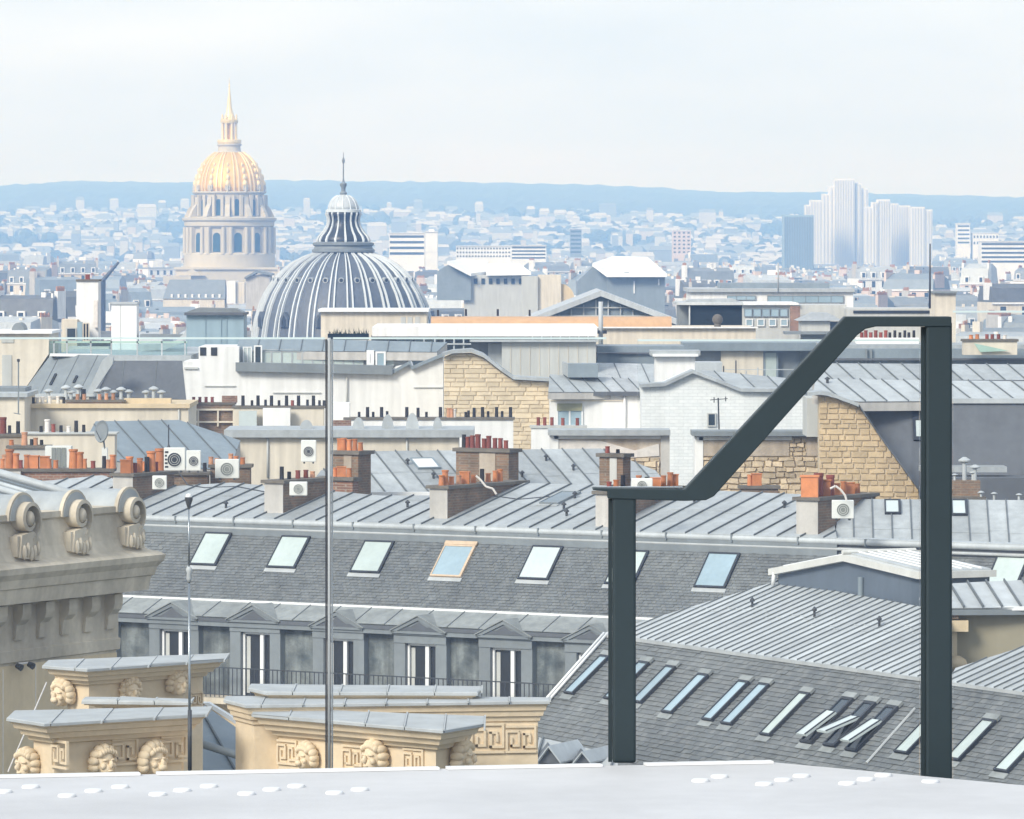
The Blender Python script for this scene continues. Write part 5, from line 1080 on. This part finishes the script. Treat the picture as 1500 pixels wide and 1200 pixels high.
# ================================================================ GILDED DOME CHURCH
def gilded():
    Y = 2200.; k = Y/F; c = P(336, 440, Y); zz = lambda y: (440-y)*k
    t = thing('gilded_dome_church', 'pale stone domed church with gilded ribbed dome and spire at left', 'church', (c.x, c.y, 0))
    L_ = lambda name, pr, m, n=48, sm=R(28): MB().lathe(c, [(r*k, zz(y)) for r, y in pr], n).build(name, m, t, sm)
    L_('gilded_dome', ((49.5, 281), (49.6, 274), (48.5, 266), (46, 256), (42, 246), (36.5, 237), (29.5, 229.5), (21, 224), (15, 221.5)), 'gold', 72, True)
    pr = ((50, 281), (50.2, 274), (49.2, 266), (46.8, 256), (42.7, 246), (37.2, 237), (30, 229), (21.5, 223))
    for i in range(12):
        a = 2*math.pi*(i+.5)/12
        for d in (-.07, .07):
            er = Vector((math.cos(a+d), math.sin(a+d), 0)); et = Vector((-er.y, er.x, 0)); rg = []
            for r, y in pr: q = c+er*r*k+Z*zz(y); w = .013*r*k+.15; rg.append([q-et*w-er*.3, q-et*w*.7+er*.35, q+et*w*.7+er*.35, q+et*w-er*.3])
            MB().loft(rg).build('gilded_rib', 'gold_pale', t)
        a = 2*math.pi*i/12; er = Vector((math.cos(a), math.sin(a), 0)); et = Vector((-er.y, er.x, 0))
        mb = MB()                                       # trophies between the ribs
        for r, y, w, h in ((49.8, 270, 1.0, 1.6), (48, 261, .8, 1.5), (44.6, 251, .65, 1.3), (40, 242, .5, 1.0)): mb.sphere(c+er*r*k+Z*zz(y), w, w, h, 8, 6)
        mb.build('trophy', 'gold_pale', t, True)
        q = c+er*50*k+Z*zz(279)
        f = MB().prism([q-et*1.0-er*1, q+et*1.0-er*1, q+et*1.0-er*1+Z*1.9, q-er*1+Z*3.0, q-et*1.0-er*1+Z*1.9], er*1.7).build('dome_lucarne', 'invalides_stone', t); MB().tube(q+er*.7+Z*1.2, q+er*.78+Z*1.2, .6, .6, 10).build('opening', 'invalides_glass', f)
        q = c+er*52*k+Z*zz(283); MB().lathe(q, [(.5, 0), (.7, .8), (.25, 1.0), (.6, 1.8), (.5, 2.6), (.1, 3.0)], 8).build('urn', 'invalides_stone', t, True)
    L_('dome_collar', ((20, 223.5), (17, 222), (16, 215), (18, 213), (18, 211), (16, 210.5)), 'invalides_stone'); L_('lantern_balcony', ((15, 213), (17.5, 209), (17.5, 205), (13, 204.5)), 'gold_pale', 24)
    for i in range(8):
        a = 2*math.pi*(i+.5)/8; q = c+Vector((math.cos(a), math.sin(a), 0))*10.3*k; MB().tube(q+Z*zz(205), q+Z*zz(180), .55, .5, 10).build('lantern_column', 'gold_pale', t, R(40))
    L_('lantern_core', ((6.5, 206), (6.5, 180)), 'gold', 16); L_('lantern_cornice', ((12.2, 181), (13, 178.5), (13, 176), (11, 175)), 'gold_pale', 24)
    for i in range(8):
        a = 2*math.pi*(i+.5)/8; q = c+Vector((math.cos(a), math.sin(a), 0))*11*k+Z*zz(176); MB().lathe(q, [(.35, 0), (.5, .6), (.15, 1), (.4, 1.6), (.05, 2.4)], 8).build('lantern_urn', 'gold_pale', t, True)
    L_('spire', ((9, 176), (7.5, 171), (5.5, 165), (4, 160), (3.2, 150), (1.9, 138), (1.0, 128), (.6, 121)), 'gold_pale', 12); MB().sphere(c+Z*zz(126), .45).tube(c+Z*zz(121), c+Z*zz(112), .09, .05).tube(c+Z*zz(117)-Vector((.5, 0, 0)), c+Z*zz(117)+Vector((.5, 0, 0)), .07).build('cross', 'gold_pale', t, True)
    # attic drum with round-headed windows, then the great drum with paired columns
    L_('attic_drum', ((50.5, 318), (50.5, 284.5), (53.5, 283.5), (54, 281.5), (51, 280.5)), 'invalides_stone', 64); L_('main_cornice', ((62, 334), (66, 331), (66, 325), (69, 323), (69.5, 319.5), (66, 318.5), (52, 317)), 'invalides_stone', 64); L_('great_drum', ((60, 372), (60, 332)), 'invalides_stone', 64); L_('drum_plinth', ((67, 395), (67, 372.5), (65, 370.5), (60, 370)), 'invalides_stone', 64)
    for i in range(12):
        a = 2*math.pi*(i+.5)/12-.0; er = Vector((math.cos(a), math.sin(a), 0)); et = Vector((-er.y, er.x, 0))
        def arch(r, y0, y1, w, name):
            q = c+er*r*k+Z*zz(y0); h = (y0-y1)*k; pts = [q-et*w, q+et*w]+[q+et*w*math.cos(s)+Z*(h-w+w*math.sin(s)) for s in [math.pi*j/8 for j in range(9)]]
            f = MB().prism([p-er*.5+(p-q)*.0 for p in pts], er*.56).build(name, 'invalides_glass', t)
            pts2 = [q-et*(w+.5), q+et*(w+.5)]+[q+et*(w+.5)*math.cos(s)+Z*(h-w+(w+.5)*math.sin(s)) for s in [math.pi*j/8 for j in range(9)]]
            MB().prism([p-er*.55 for p in pts2], er*.52).build('surround', 'invalides_stone', f)
        arch(50.7, 316, 292, 1.15, 'attic_window')
        arch(60.2, 369, 341, 1.55, 'drum_window')
        a2_ = 2*math.pi*i/12; er2 = Vector((math.cos(a2_), math.sin(a2_), 0)); et2 = Vector((-er2.y, er2.x, 0))
        MB().obox(c+er2*57*k-et2*2.2+Z*zz(372), et2*4.4, er2*6.5*k, Z*(40*k)).build('pier', 'invalides_stone', t)
        for s in (-1.5, 1.5): MB().tube(c+er2*65*k+et2*s+Z*zz(372), c+er2*65*k+et2*s+Z*zz(333), .85, .75, 10).build('column', 'invalides_stone', t, R(40))
        q = c+er2*52*k+Z*zz(318); MB().prism([q-et2*1.0, q-et2*1.0+er2*14*k, q-et2*1.0+er2*9*k+Z*3, q-et2*1.0+er2*3*k+Z*5, q-et2*1.0+er2*2*k+Z*8, q-et2*1.0+Z*8], et2*2.0).build('volute_buttress', 'invalides_stone', t)
        for s in (-1, 1): q = c+er2*51*k+et2*s*2.2+Z*zz(317); MB().obox(q-et2*.6, et2*1.2, er2*1.3, Z*(31*k)).build('pilaster', 'invalides_stone', t)
    # square church body, pediment and lower wings
    kx = k
    def bx(name, x0, x1, yt, yb, d0, D, m): a, b = P(x0, yb, Y), P(x1, yt, Y); return box(name, (a.x, Y+d0, max(0, a.z)), (b.x, Y+d0+D, b.z), m, t)
    bx('church_body', 262, 410, 394, 520, -20, 45, 'invalides_stone'); bx('body_cornice', 259, 413, 391.5, 394.5, -21, 47, 'invalides_stone')
    for x0, x1, yt in ((245, 285, 404), (392, 420, 400)): bx('side_wing', x0, x1, yt, 520, -26, 20, 'invalides_stone')
    a, b, ap = P(262, 404, Y-22), P(300, 404, Y-22), P(281, 394, Y-22); MB().prism([a, b, ap], (0, 3, 0)).build('pediment', 'invalides_stone', t)
gilded()
hall = thing('slate_hall', 'long blue-grey slate roofed hall in front of the domed church', 'building', P(285, 470, 1500))
def hipped(root, x0, x1, ye, yr, xr0, xr1, Y, D, m, wall='cream_plaster', yb=None):
    a, b = P(x0, ye, Y), P(x1, ye, Y); r0, r1 = P(xr0, yr, Y), P(xr1, yr, Y)
    MB().loft([[a, b, b+Vector((0, D, 0)), a+Vector((0, D, 0))], [Vector((r0.x, Y+D*.45, r0.z)), Vector((r1.x, Y+D*.45, r1.z)), Vector((r1.x, Y+D*.55, r1.z)), Vector((r0.x, Y+D*.55, r0.z))]]).build('roof', m, root)
    blk(root, 'wall', x0+1, x1-1, ye, yb, Y+.3, D-.6, wall)
hipped(hall, 238, 330, 438, 410, 246, 328, 1500., 16, 'zinc_grey'); blk(hall, 'end_pavilion', 332, 345, 412, 445, 1496., 14, 'white_plaster'); blk(hall, 'gable_wall', 346, 358, 414, 445, 1497., 14, 'cream_plaster')
for i in range(8): blk(hall, 'dormer', 250+i*10, 253+i*10, 431, 436, 1500.5, 2, 'white_plaster')
sh = thing('plain_gable_house', 'plain taupe gabled house between the gilded dome and the ribbed dome', 'building', P(375, 440, 1350)); face(sh, 'wall', [(360, 405), (395, 400), (395, 470), (360, 470)], 1350., 14, 'grey_plaster'); blk(sh, 'body', 361, 394, 440, None, 1351., 12, 'grey_plaster')
face(sh, 'roof', [(358, 406), (376, 396), (398, 401), (398, 404), (376, 400), (358, 409)], 1349., 16, 'zinc_grey')
# steam-pale crane arm left
cr_ = thing('crane', 'dark slanting crane jib above the left rooftops', 'crane', P(150, 440, 1200)); MB().tube(P(150, 412, 1200.), P(174, 384, 1200.), .55, .3, 6).build('jib', 'dark_metal', cr_); MB().tube(P(150, 412, 1200.), Vector((P(150, 412, 1200.).x, 1200, 0)), .8, n=6).build('mast', 'dark_metal', cr_)
# pavilions under white sheeted roofs
p1_ = thing('white_roofed_pavilion', 'blue-walled pavilion with a bright white peaked roof right of the dome', 'building', P(690, 420, 1100))
mat('white_sheet', (.80, .81, .81), .7, .04, .1)
face(p1_, 'gable', [(640, 398), (656, 388), (676, 398), (690, 404), (690, 440), (640, 440)], 1100., 30, 'zinc_blue'); blk(p1_, 'wall', 680, 775, 403, None, 1101., 22, 'panel_grey')
MB().prism([P(655, 387, 1098.), P(690, 405, 1098.), P(712, 402, 1110.), P(715, 387, 1128.), P(675, 384, 1128.)], (0, 0, .6)).build('roof', 'white_sheet', p1_)
MB().prism([P(712, 404, 1099.), P(778, 403, 1099.), P(760, 390, 1122.), P(714, 391, 1122.)], (0, 0, .6)).build('roof', 'white_sheet', p1_)
for i in range(7): blk(p1_, 'window', 694+i*11, 699+i*11, 408, 416, 1100.8, .4, 'pane_dark')
p2_ = thing('white_roofed_pavilion', 'larger blue-walled pavilion with a white hipped roof, above the pale gable', 'building', P(920, 420, 1000))
face(p2_, 'gable', [(846, 412), (868, 391), (884, 398), (890, 406), (890, 440), (846, 440)], 1002., 24, 'zinc_blue'); blk(p2_, 'wall', 889, 974, 405, None, 1000., 22, 'zinc_blue')
MB().prism([P(868, 390, 1000.), P(889, 406, 998.), P(977, 406, 998.), P(948, 381, 1020.), P(897, 380, 1020.)], (0, 0, .6)).build('roof', 'white_sheet', p2_)
blk(p2_, 'white_stripe', 928, 930, 412, 430, 999.8, .3, 'white_paint'); blk(p2_, 'white_stripe', 964, 966, 409, 418, 999.8, .3, 'white_paint'); blk(p2_, 'chimney', 914, 922, 399, 404, 999., 2, 'zinc_grey')
ts = thing('twin_stone_tower', 'plain pale stone block with an arched shoulder left of the pale gable', 'building', P(790, 440, 700))
blk(ts, 'wall', 764, 788, 405, None, 700., 8, 'panel_grey'); blk(ts, 'wall', 788.2, 822, 403, None, 700.5, 8, 'cream_plaster'); MB().loft([[P(822, 460, 701.), P(842, 460, 701.)]+[P(822+20*math.cos(s), 440-24*math.sin(s), 701.) for s in [math.pi/2*j/8 for j in range(9)]], [P(822, 460, 706.), P(842, 460, 706.)]+[P(822+20*math.cos(s), 440-24*math.sin(s), 706.) for s in [math.pi/2*j/8 for j in range(9)]]]).build('arched_shoulder', 'limestone', ts)
# far slabs
def slab_block(label, x0, x1, yt, yb, Y, m, floors, fm='pane_dark', name='slab_block', cols=0, D=14):
    t = thing(name, label, 'building', ((x0-HX)*Y/F, Y, 0)); blk(t, 'wall', x0, x1, yt, None, Y, D, m)
    for i in range(floors):
        y = yt+(yb-yt)*(i+.35)/floors; h = (yb-yt)/floors*.42
        if cols:
            w = (x1-x0)/cols
            for j in range(cols): blk(t, 'window', x0+w*(j+.25), x0+w*(j+.75), y, y+h, Y-.15, .3, fm)
        else: blk(t, 'window_band', x0+1, x1-1, y, y+h, Y-.15, .3, fm)
    blk(t, 'roof_edge', x0-.6, x1+.6, yt-1, yt, Y-.5, D+1, 'white_plaster'); return t
slab_block('white slab block with dark balconies just right of the fluted lantern', 570, 622, 342, 375, 2300., 'white_plaster', 4)
blk(slab_block('plain white end of the slab block right of the fluted lantern', 623, 641, 340, 378, 2290., 'white_plaster', 1, 'white_plaster'), 'shaft', 628, 636, 336, 340, 2292., 8, 'white_plaster')
slab_block('long white institution with rows of windows, above the white peaked pavilion', 668, 748, 361, 378, 2350., 'white_plaster', 3, 'pane_dark', cols=18); slab_block('white end block of the long institution above the pavilions', 749, 800, 360, 380, 2340., 'white_plaster', 4)
slab_block('white office with dark horizontal bands at the right edge', 1437, 1530, 354, 386, 2200., 'white_plaster', 5)
slab_block('dark glass tower alone on the middle skyline', 835, 852, 336, 372, 3300., 'zinc_blue', 6, 'pane_dark')
slab_block('square tower pair, brown and pale, in the hazy centre distance', 985, 1012, 338, 372, 3300., 'city_pink', 6, 'pane_dark', cols=4); slab_block('white narrow tower at far right behind the banded office', 1402, 1421, 328, 358, 3600., 'white_plaster', 5); slab_block('pale block right of the white narrow tower', 1425, 1463, 342, 360, 3600., 'white_plaster', 2, cols=8)
# riverside towers
def tower(label, x0, x1, steps, yb, Y, m='tower_white', glass=False):
    t = thing('tower_block', label, 'tower', ((x0-HX)*Y/F, Y, 0), 'high-rise towers on the right skyline')
    for a, b, yt in steps:
        blk(t, 'shaft', a, b, yt, None, Y+abs((a+b)/2-(x0+x1)/2)*.2, 20, m)
        n = max(1, int((b-a)/3.4))
        for i in range(n): blk(t, 'fin', a+(b-a)*(i+.25)/n, a+(b-a)*(i+.55)/n, yt+2, 420, Y+abs((a+b)/2-(x0+x1)/2)*.2-.8, .9, 'tower_fin' if not glass else 'zinc_blue')
mat('tower_white', (.68, .68, .68), .8, .04, .02); mat('tower_fin', (.53, .55, .57), .7, .05, .02)
tower('tallest stepped white tower on the right skyline', 1205, 1272, ((1205, 1214.8, 284), (1215, 1221.8, 273), (1222, 1252, 262), (1252.2, 1262, 268), (1262.2, 1272, 276)), 350, 3900.)
tower('short rounded white tower left of the tallest tower', 1180, 1204, ((1180, 1187, 300), (1187.2, 1204, 293)), 350, 3850.)
tower('white tower just right of the tallest one, with a bright central fin', 1268, 1304, ((1268, 1278, 303), (1278.2, 1286, 296), (1286.2, 1304, 292)), 352, 3800.)
tower('middle white tower of the right-hand cluster', 1305, 1334, ((1305, 1316, 298), (1316.2, 1334, 301)), 353, 3850.)
tower('rightmost white tower of the cluster with a stepped top', 1335, 1366, ((1335, 1355, 303), (1355.2, 1366, 307)), 356, 3800.)
tower('blue glass tower left of the white towers', 1148, 1192, ((1148, 1192, 315),), 380, 3000., 'tank_blue', True)

# ================================================================ THE CITY BETWEEN
WALLS = ['cream_plaster', 'white_plaster', 'limestone', 'panel_grey', 'city_pink']; ROOFS = ['zinc_grey', 'zinc', 'zinc_blue', 'slate', 'zinc_pale']
rnd = random.Random(21)
def house_geo(cx, Y, w, d, h, rz, lod, parts):
    """append one terrace house to the dict of builders: walls, mansard roof, chimneys, windows"""
    M_ = Matrix.Translation((cx, Y, 0)) @ Matrix.Rotation(rz, 4, 'Z')
    T = lambda x, y, z: M_ @ Vector((x, y, z))
    def bx(mb, x0, y0, z0, x1, y1, z1): mb.box8([T(x0, y0, z0), T(x1, y0, z0), T(x1, y1, z0), T(x0, y1, z0), T(x0, y0, z1), T(x1, y0, z1), T(x1, y1, z1), T(x0, y1, z1)])
    rh = rnd.uniform(2.2, 4.6); kind = rnd.random()
    bx(parts['wall'], -w/2, 0, 0, w/2, d, h)
    if kind < .82:
        i0 = rnd.uniform(.6, 1.6); pk = rnd.uniform(.5, 1.6)
        parts['roof'].loft([[T(-w/2, 0, h), T(w/2, 0, h), T(w/2, d, h), T(-w/2, d, h)], [T(-w/2+.2, i0, h+rh), T(w/2-.2, i0, h+rh), T(w/2-.2, d-i0, h+rh), T(-w/2+.2, d-i0, h+rh)], [T(-w/2+.3, d*.48, h+rh+pk), T(w/2-.3, d*.48, h+rh+pk), T(w/2-.3, d*.52, h+rh+pk), T(-w/2+.3, d*.52, h+rh+pk)]])
        n = max(2, int(w/3.2))
        if lod < 2:
            for i in range(n):
                x = -w/2+w*(i+.5)/n
                if kind < .6: bx(parts['trim'], x-.75, -.05, h+.2, x+.75, i0+.6, h+2.1); bx(parts['window'], x-.45, -.12, h+.4, x+.45, 0, h+1.8)
    else:
        bx(parts['roof'], -w/2-.2, -.2, h, w/2+.2, d+.2, h+.5); bx(parts['trim'], -w*.2, d*.3, h+.5, w*.15, d*.7, h+rnd.uniform(2, 3.5)); rh = .5
        n = max(2, int(w/3.2))
    if lod < 2:
        for fl in range(3 if lod == 0 else 2):
            for i in range(n):
                x = -w/2+w*(i+.5)/n; z = h-2.7-fl*3.1
                if z > 2: bx(parts['window'], x-.55, -.08, z, x+.55, .02, z+1.9)
        bx(parts['trim'], -w/2-.1, -.35, h-.35, w/2+.1, .0, h-.02)
    if lod < 2:
        for _ in range(rnd.randrange(3, 7)):
            x = rnd.uniform(-w*.45, w*.42); y = rnd.uniform(d*.15, d*.5); s_ = rnd.uniform(.3, 1.0); bx(parts[rnd.choice(('trim', 'trim', 'window', 'chimney'))], x, y, h+rh*.6, x+s_, y+s_, h+rh+rnd.uniform(.3, 1.3))
    for s in (-1, 1):
        if rnd.random() < .85:
            cl = rnd.uniform(2.5, 6.5); y0 = rnd.uniform(.5, max(.6, d-cl-1)); zt = h+rh+rnd.uniform(.8, 2.2); x = s*(w/2-.35)
            bx(parts['chimney'], x-.32, y0, h-1, x+.32, y0+cl, zt)
            if lod < 2:
                y = y0+.3
                while y < y0+cl-.2: bx(parts['pot'], x-.13, y, zt, x+.13, y+.26, zt+rnd.uniform(.5, .9)); y += .62
    for _ in range(rnd.randrange(3)):
        x = rnd.uniform(-w*.3, w*.3); bx(parts['chimney'], x-rnd.uniform(.3, 1.1), d*.45, h, x+.5, d*.6, h+rh+rnd.uniform(1, 2.4))
LABELS = [('cream', 'cream house'), ('white', 'white house'), ('tan', 'tan house'), ('grey', 'pale grey house'), ('pink', 'pinkish house')]
RN = ['grey mansard roof', 'pale zinc roof', 'blue-grey roof', 'dark slate roof', 'light zinc roof']
BLOCK = [(640, 1090, 690), (690, 850, 690), (1095, 970, 640), (1340, 1360, 350), (1500, 1520, 230), (640, 1130, 770), (1000, 1030, 845)]
KEEP = [(238, 432, 1330, 1530), (245, 425, 2150, 2260), (636, 782, 1085, 1140), (840, 980, 985, 1030), (565, 805, 2280, 2370), (1430, 1540, 2190, 2225)]
def free(cx, Y, w):
    px0, px1 = HX+(cx-w/2)*F/Y, HX+(cx+w/2)*F/Y
    return not any(px1 > a-3 and px0 < b+3 and y0-14 < Y < y1 for a, b, y0, y1 in KEEP)
def city():
    count = 0; Y = 700.; stuff = None
    def fresh(): return {k: MB() for k in ('wall', 'roof', 'trim', 'window', 'chimney', 'pot')}
    names = {'wall': 'walls', 'roof': 'roofs'}
    smb = fresh(); row = 0
    sky_ = [1e3]*1800                                      # how high the roofs already built reach, per photo column
    for x0, x1, y0 in ((0, 75, 489), (75, 112, 500), (112, 144, 412), (144, 163, 500), (163, 200, 446), (200, 270, 500), (270, 359, 462), (359, 400, 500), (400, 620, 455), (620, 770, 470), (770, 995, 455), (995, 1090, 446), (1090, 1250, 428), (1250, 1400, 455), (1400, 1500, 505)):
        for q in range(x0, x1): sky_[q+150] = y0
    def visible(cx, yy, w, h):
        a, b = int(HX+(cx-w/2)*F/yy)+150, int(HX+(cx+w/2)*F/yy)+150; top = HY+(CZ-h-4)*F/yy; cs = [q for q in range(max(0, a), min(1800, b+1)) if 150 <= q < 1650]
        ok = sum(1 for q in cs if top < sky_[q]-2) > .2*max(1, len(cs)) and len(cs) > 0
        if ok:
            for q in cs: sky_[q] = min(sky_[q], top+3)
        return ok
    def where(px):
        for x1, s in ((110, 'by the left edge'), (235, 'left of the gilded dome'), (440, 'around the gilded dome'), (650, 'behind the ribbed dome'), (790, 'near the peaked pavilion'), (985, 'near the larger pavilion'), (1130, 'left of the blue tower'), (1250, 'below the tallest tower'), (1370, 'below the right-hand towers')):
            if px < x1: return s
        return 'by the right edge'
    while Y < 3350:
        half = 800*Y/F; x = -half-rnd.uniform(0, 15)
        while x < half:
            w = rnd.uniform(8, 18); d = rnd.uniform(9, 13); h = rnd.uniform(16.5, 23)+(rnd.random() < .12)*rnd.uniform(2, 7)
            cx = x+w/2; yy = Y+rnd.uniform(-8, 8); ry = 1 if rnd.random() < .7 else -1
            pxm = HX+cx*F/yy
            if 640 < pxm < 1000 and yy < 985: h = min(h, 19)
            if 230 < pxm < 430 and yy < 2200: h = min(h, 16.5 if yy > 1530 else 19)
            if 630 < pxm < 790 and yy < 1100: h = min(h, 19)
            if yy > 2250 and 1130 < pxm < 1380: h = min(h, 20)
            if free(cx, yy, w) and visible(cx, yy, w, h):
                if count < 300 and Y < 2400:
                    wi, ri = rnd.choices(range(5), (5, 5, 2, 2, 2))[0], rnd.randrange(5); ps = fresh(); house_geo(cx, yy, w, d, h, rnd.uniform(-.5, .5), 0 if Y < 1250 else 1, ps)
                    t = thing('town_house', '%s%s%s with %s %s, %s rows' % ('narrow ' if w < 11 else 'wide ' if w > 15 else '', 'tall ' if h > 21 else 'low ' if h < 18.5 else '', LABELS[wi][1], RN[ri], where(pxm), 'nearer' if Y < 1250 else 'farther'), 'house', (cx, yy, 0), '%s%s%s houses with %s, %s, %s rows' % ('narrow ' if w < 11 else 'wide ' if w > 15 else '', 'tall ' if h > 21 else 'low ' if h < 18.5 else '', LABELS[wi][0], RN[ri], where(pxm), 'nearer' if Y < 1250 else 'farther'))
                    for k, m, nm in (('wall', WALLS[wi], 'wall'), ('roof', ROOFS[ri], 'roof'), ('trim', 'white_plaster', 'dormers_and_cornice'), ('window', 'pane_dark', 'windows'), ('chimney', rnd.choice(['cream_plaster', 'grey_plaster', 'city_pink', 'white_plaster']), 'chimneys'), ('pot', 'city_pot', 'chimney_pots')):
                        if ps[k].v:
                            o = ps[k].build(nm, m, t)
                            if k in ('trim', 'window', 'chimney', 'pot'): tag(o, kind='stuff')
                    count += 1
                else:
                    for k in smb: smb[k].cm = rnd.randrange(3)
                    house_geo(cx, yy, w, d, h, rnd.uniform(-.6, .6), 1 if Y < 2600 else 2, smb)
            x += w+(rnd.uniform(0, 1.5) if rnd.random() < .8 else rnd.uniform(6, 18))
        Y += rnd.uniform(24, 36)*(1 if Y < 1900 else 1.3); row += 1
    root = thing('distant_rooftops', 'mass of pale houses filling the hazy far plain', 'rooftops', (0, 2600, 0)); tag(root, kind='stuff')
    for k, ms, nm in (('wall', ['cream_plaster', 'white_plaster', 'panel_grey'], 'walls'), ('roof', ['zinc_grey', 'zinc_blue', 'zinc'], 'roofs'), ('trim', ['white_plaster']*3, 'trim'), ('window', ['pane_dark']*3, 'windows'), ('chimney', ['cream_plaster', 'white_plaster', 'grey_plaster'], 'chimneys'), ('pot', ['city_pot']*3, 'chimney_pots')):
        tag(smb[k].build(nm, ms, root), kind='stuff')
    print('houses', count, 'stuff faces', sum(len(smb[k].f) for k in smb))
    # suburbs climbing the far slope: pale blocks and dark tree masses
    mb = MB(); tb = MB()
    for i in range(9500):
        y = 3350+(6500-3350)*(rnd.random()**1.1); px = rnd.uniform(-60, 1560); x = (px-HX)*y/F; z = terrain_z(x, y)
        if 1140 < px < 1375 and y < 4100 or math.sin(px*.021+y*.0031)+math.sin(px*.008-y*.005) < -.9: continue
        w = rnd.choice((5, 7, 9, 12, 18))*rnd.uniform(.8, 1.2); h = rnd.uniform(4, 10)+(rnd.random() < .03)*rnd.uniform(5, 14); d = rnd.uniform(7, 12); mb.cm = rnd.choices(range(4), (4, 4, 3, 3))[0]
        mb.box((x-w/2, y, z-4), (x+w/2, y+d, z+h))
        mb.cm = 3 if rnd.random() < .6 else 0; rz = rnd.uniform(1.5, 4); mb.loft([[Vector((x-w/2-.3, y-.3, z+h)), Vector((x+w/2+.3, y-.3, z+h)), Vector((x+w/2+.3, y+d+.3, z+h)), Vector((x-w/2-.3, y+d+.3, z+h))], [Vector((x-w/2+1, y+d*.45, z+h+rz)), Vector((x+w/2-1, y+d*.45, z+h+rz)), Vector((x+w/2-1, y+d*.55, z+h+rz)), Vector((x-w/2+1, y+d*.55, z+h+rz))]])
    for i in range(3200):
        y = rnd.uniform(3000, 6600); px = rnd.uniform(-60, 1560); x = (px-HX)*y/F; z = terrain_z(x, y)
        if 1140 < px < 1375 and y < 4100: continue
        r = rnd.uniform(3, 7.5); n = 7; tb.loft([[Vector((x+r*s*rnd.uniform(.8, 1.2)*math.cos(2*math.pi*j/n), y+r*s*math.sin(2*math.pi*j/n), z+zz_*r*1.3+rnd.uniform(-1, 1))) for j in range(n)] for s, zz_ in ((.7, 0), (1.2, .5), (1.0, 1.0), (.4, 1.35))])
    root = thing('distant_suburb', 'pale suburb blocks scattered up the far hazy slope', 'suburb', (0, 5000, 0)); tag(root, kind='stuff')
    tag(mb.build('blocks', ['city_pale', 'city_cream', 'panel_grey', 'zinc_grey'], root), kind='stuff'); tag(tb.build('tree_masses', 'woods', root), kind='stuff')
city()
# ================================================================ HAZE
def build_haze():
    m = bpy.data.materials.new('haze'); m.use_nodes = True; N_ = m.node_tree.nodes; N_.clear()
    o = N_.new('ShaderNodeOutputMaterial'); v = N_.new('ShaderNodeVolumePrincipled')
    v.inputs['Color'].default_value = (.27, .51, 1.0, 1); v.inputs['Absorption Color'].default_value = (1, 1, 1, 1); v.inputs['Density'].default_value = 3.2e-4; v.inputs['Anisotropy'].default_value = 0.0
    m.node_tree.links.new(v.outputs[0], o.inputs['Volume']); MATS['haze'] = m
    h = MB().box((-7600, -400, -1.2), (7600, 11700, 175)).build('haze', 'haze'); tag(h, kind='stuff')
    tag(h, 'pale blue haze lying over the whole city', 'haze')
build_haze()
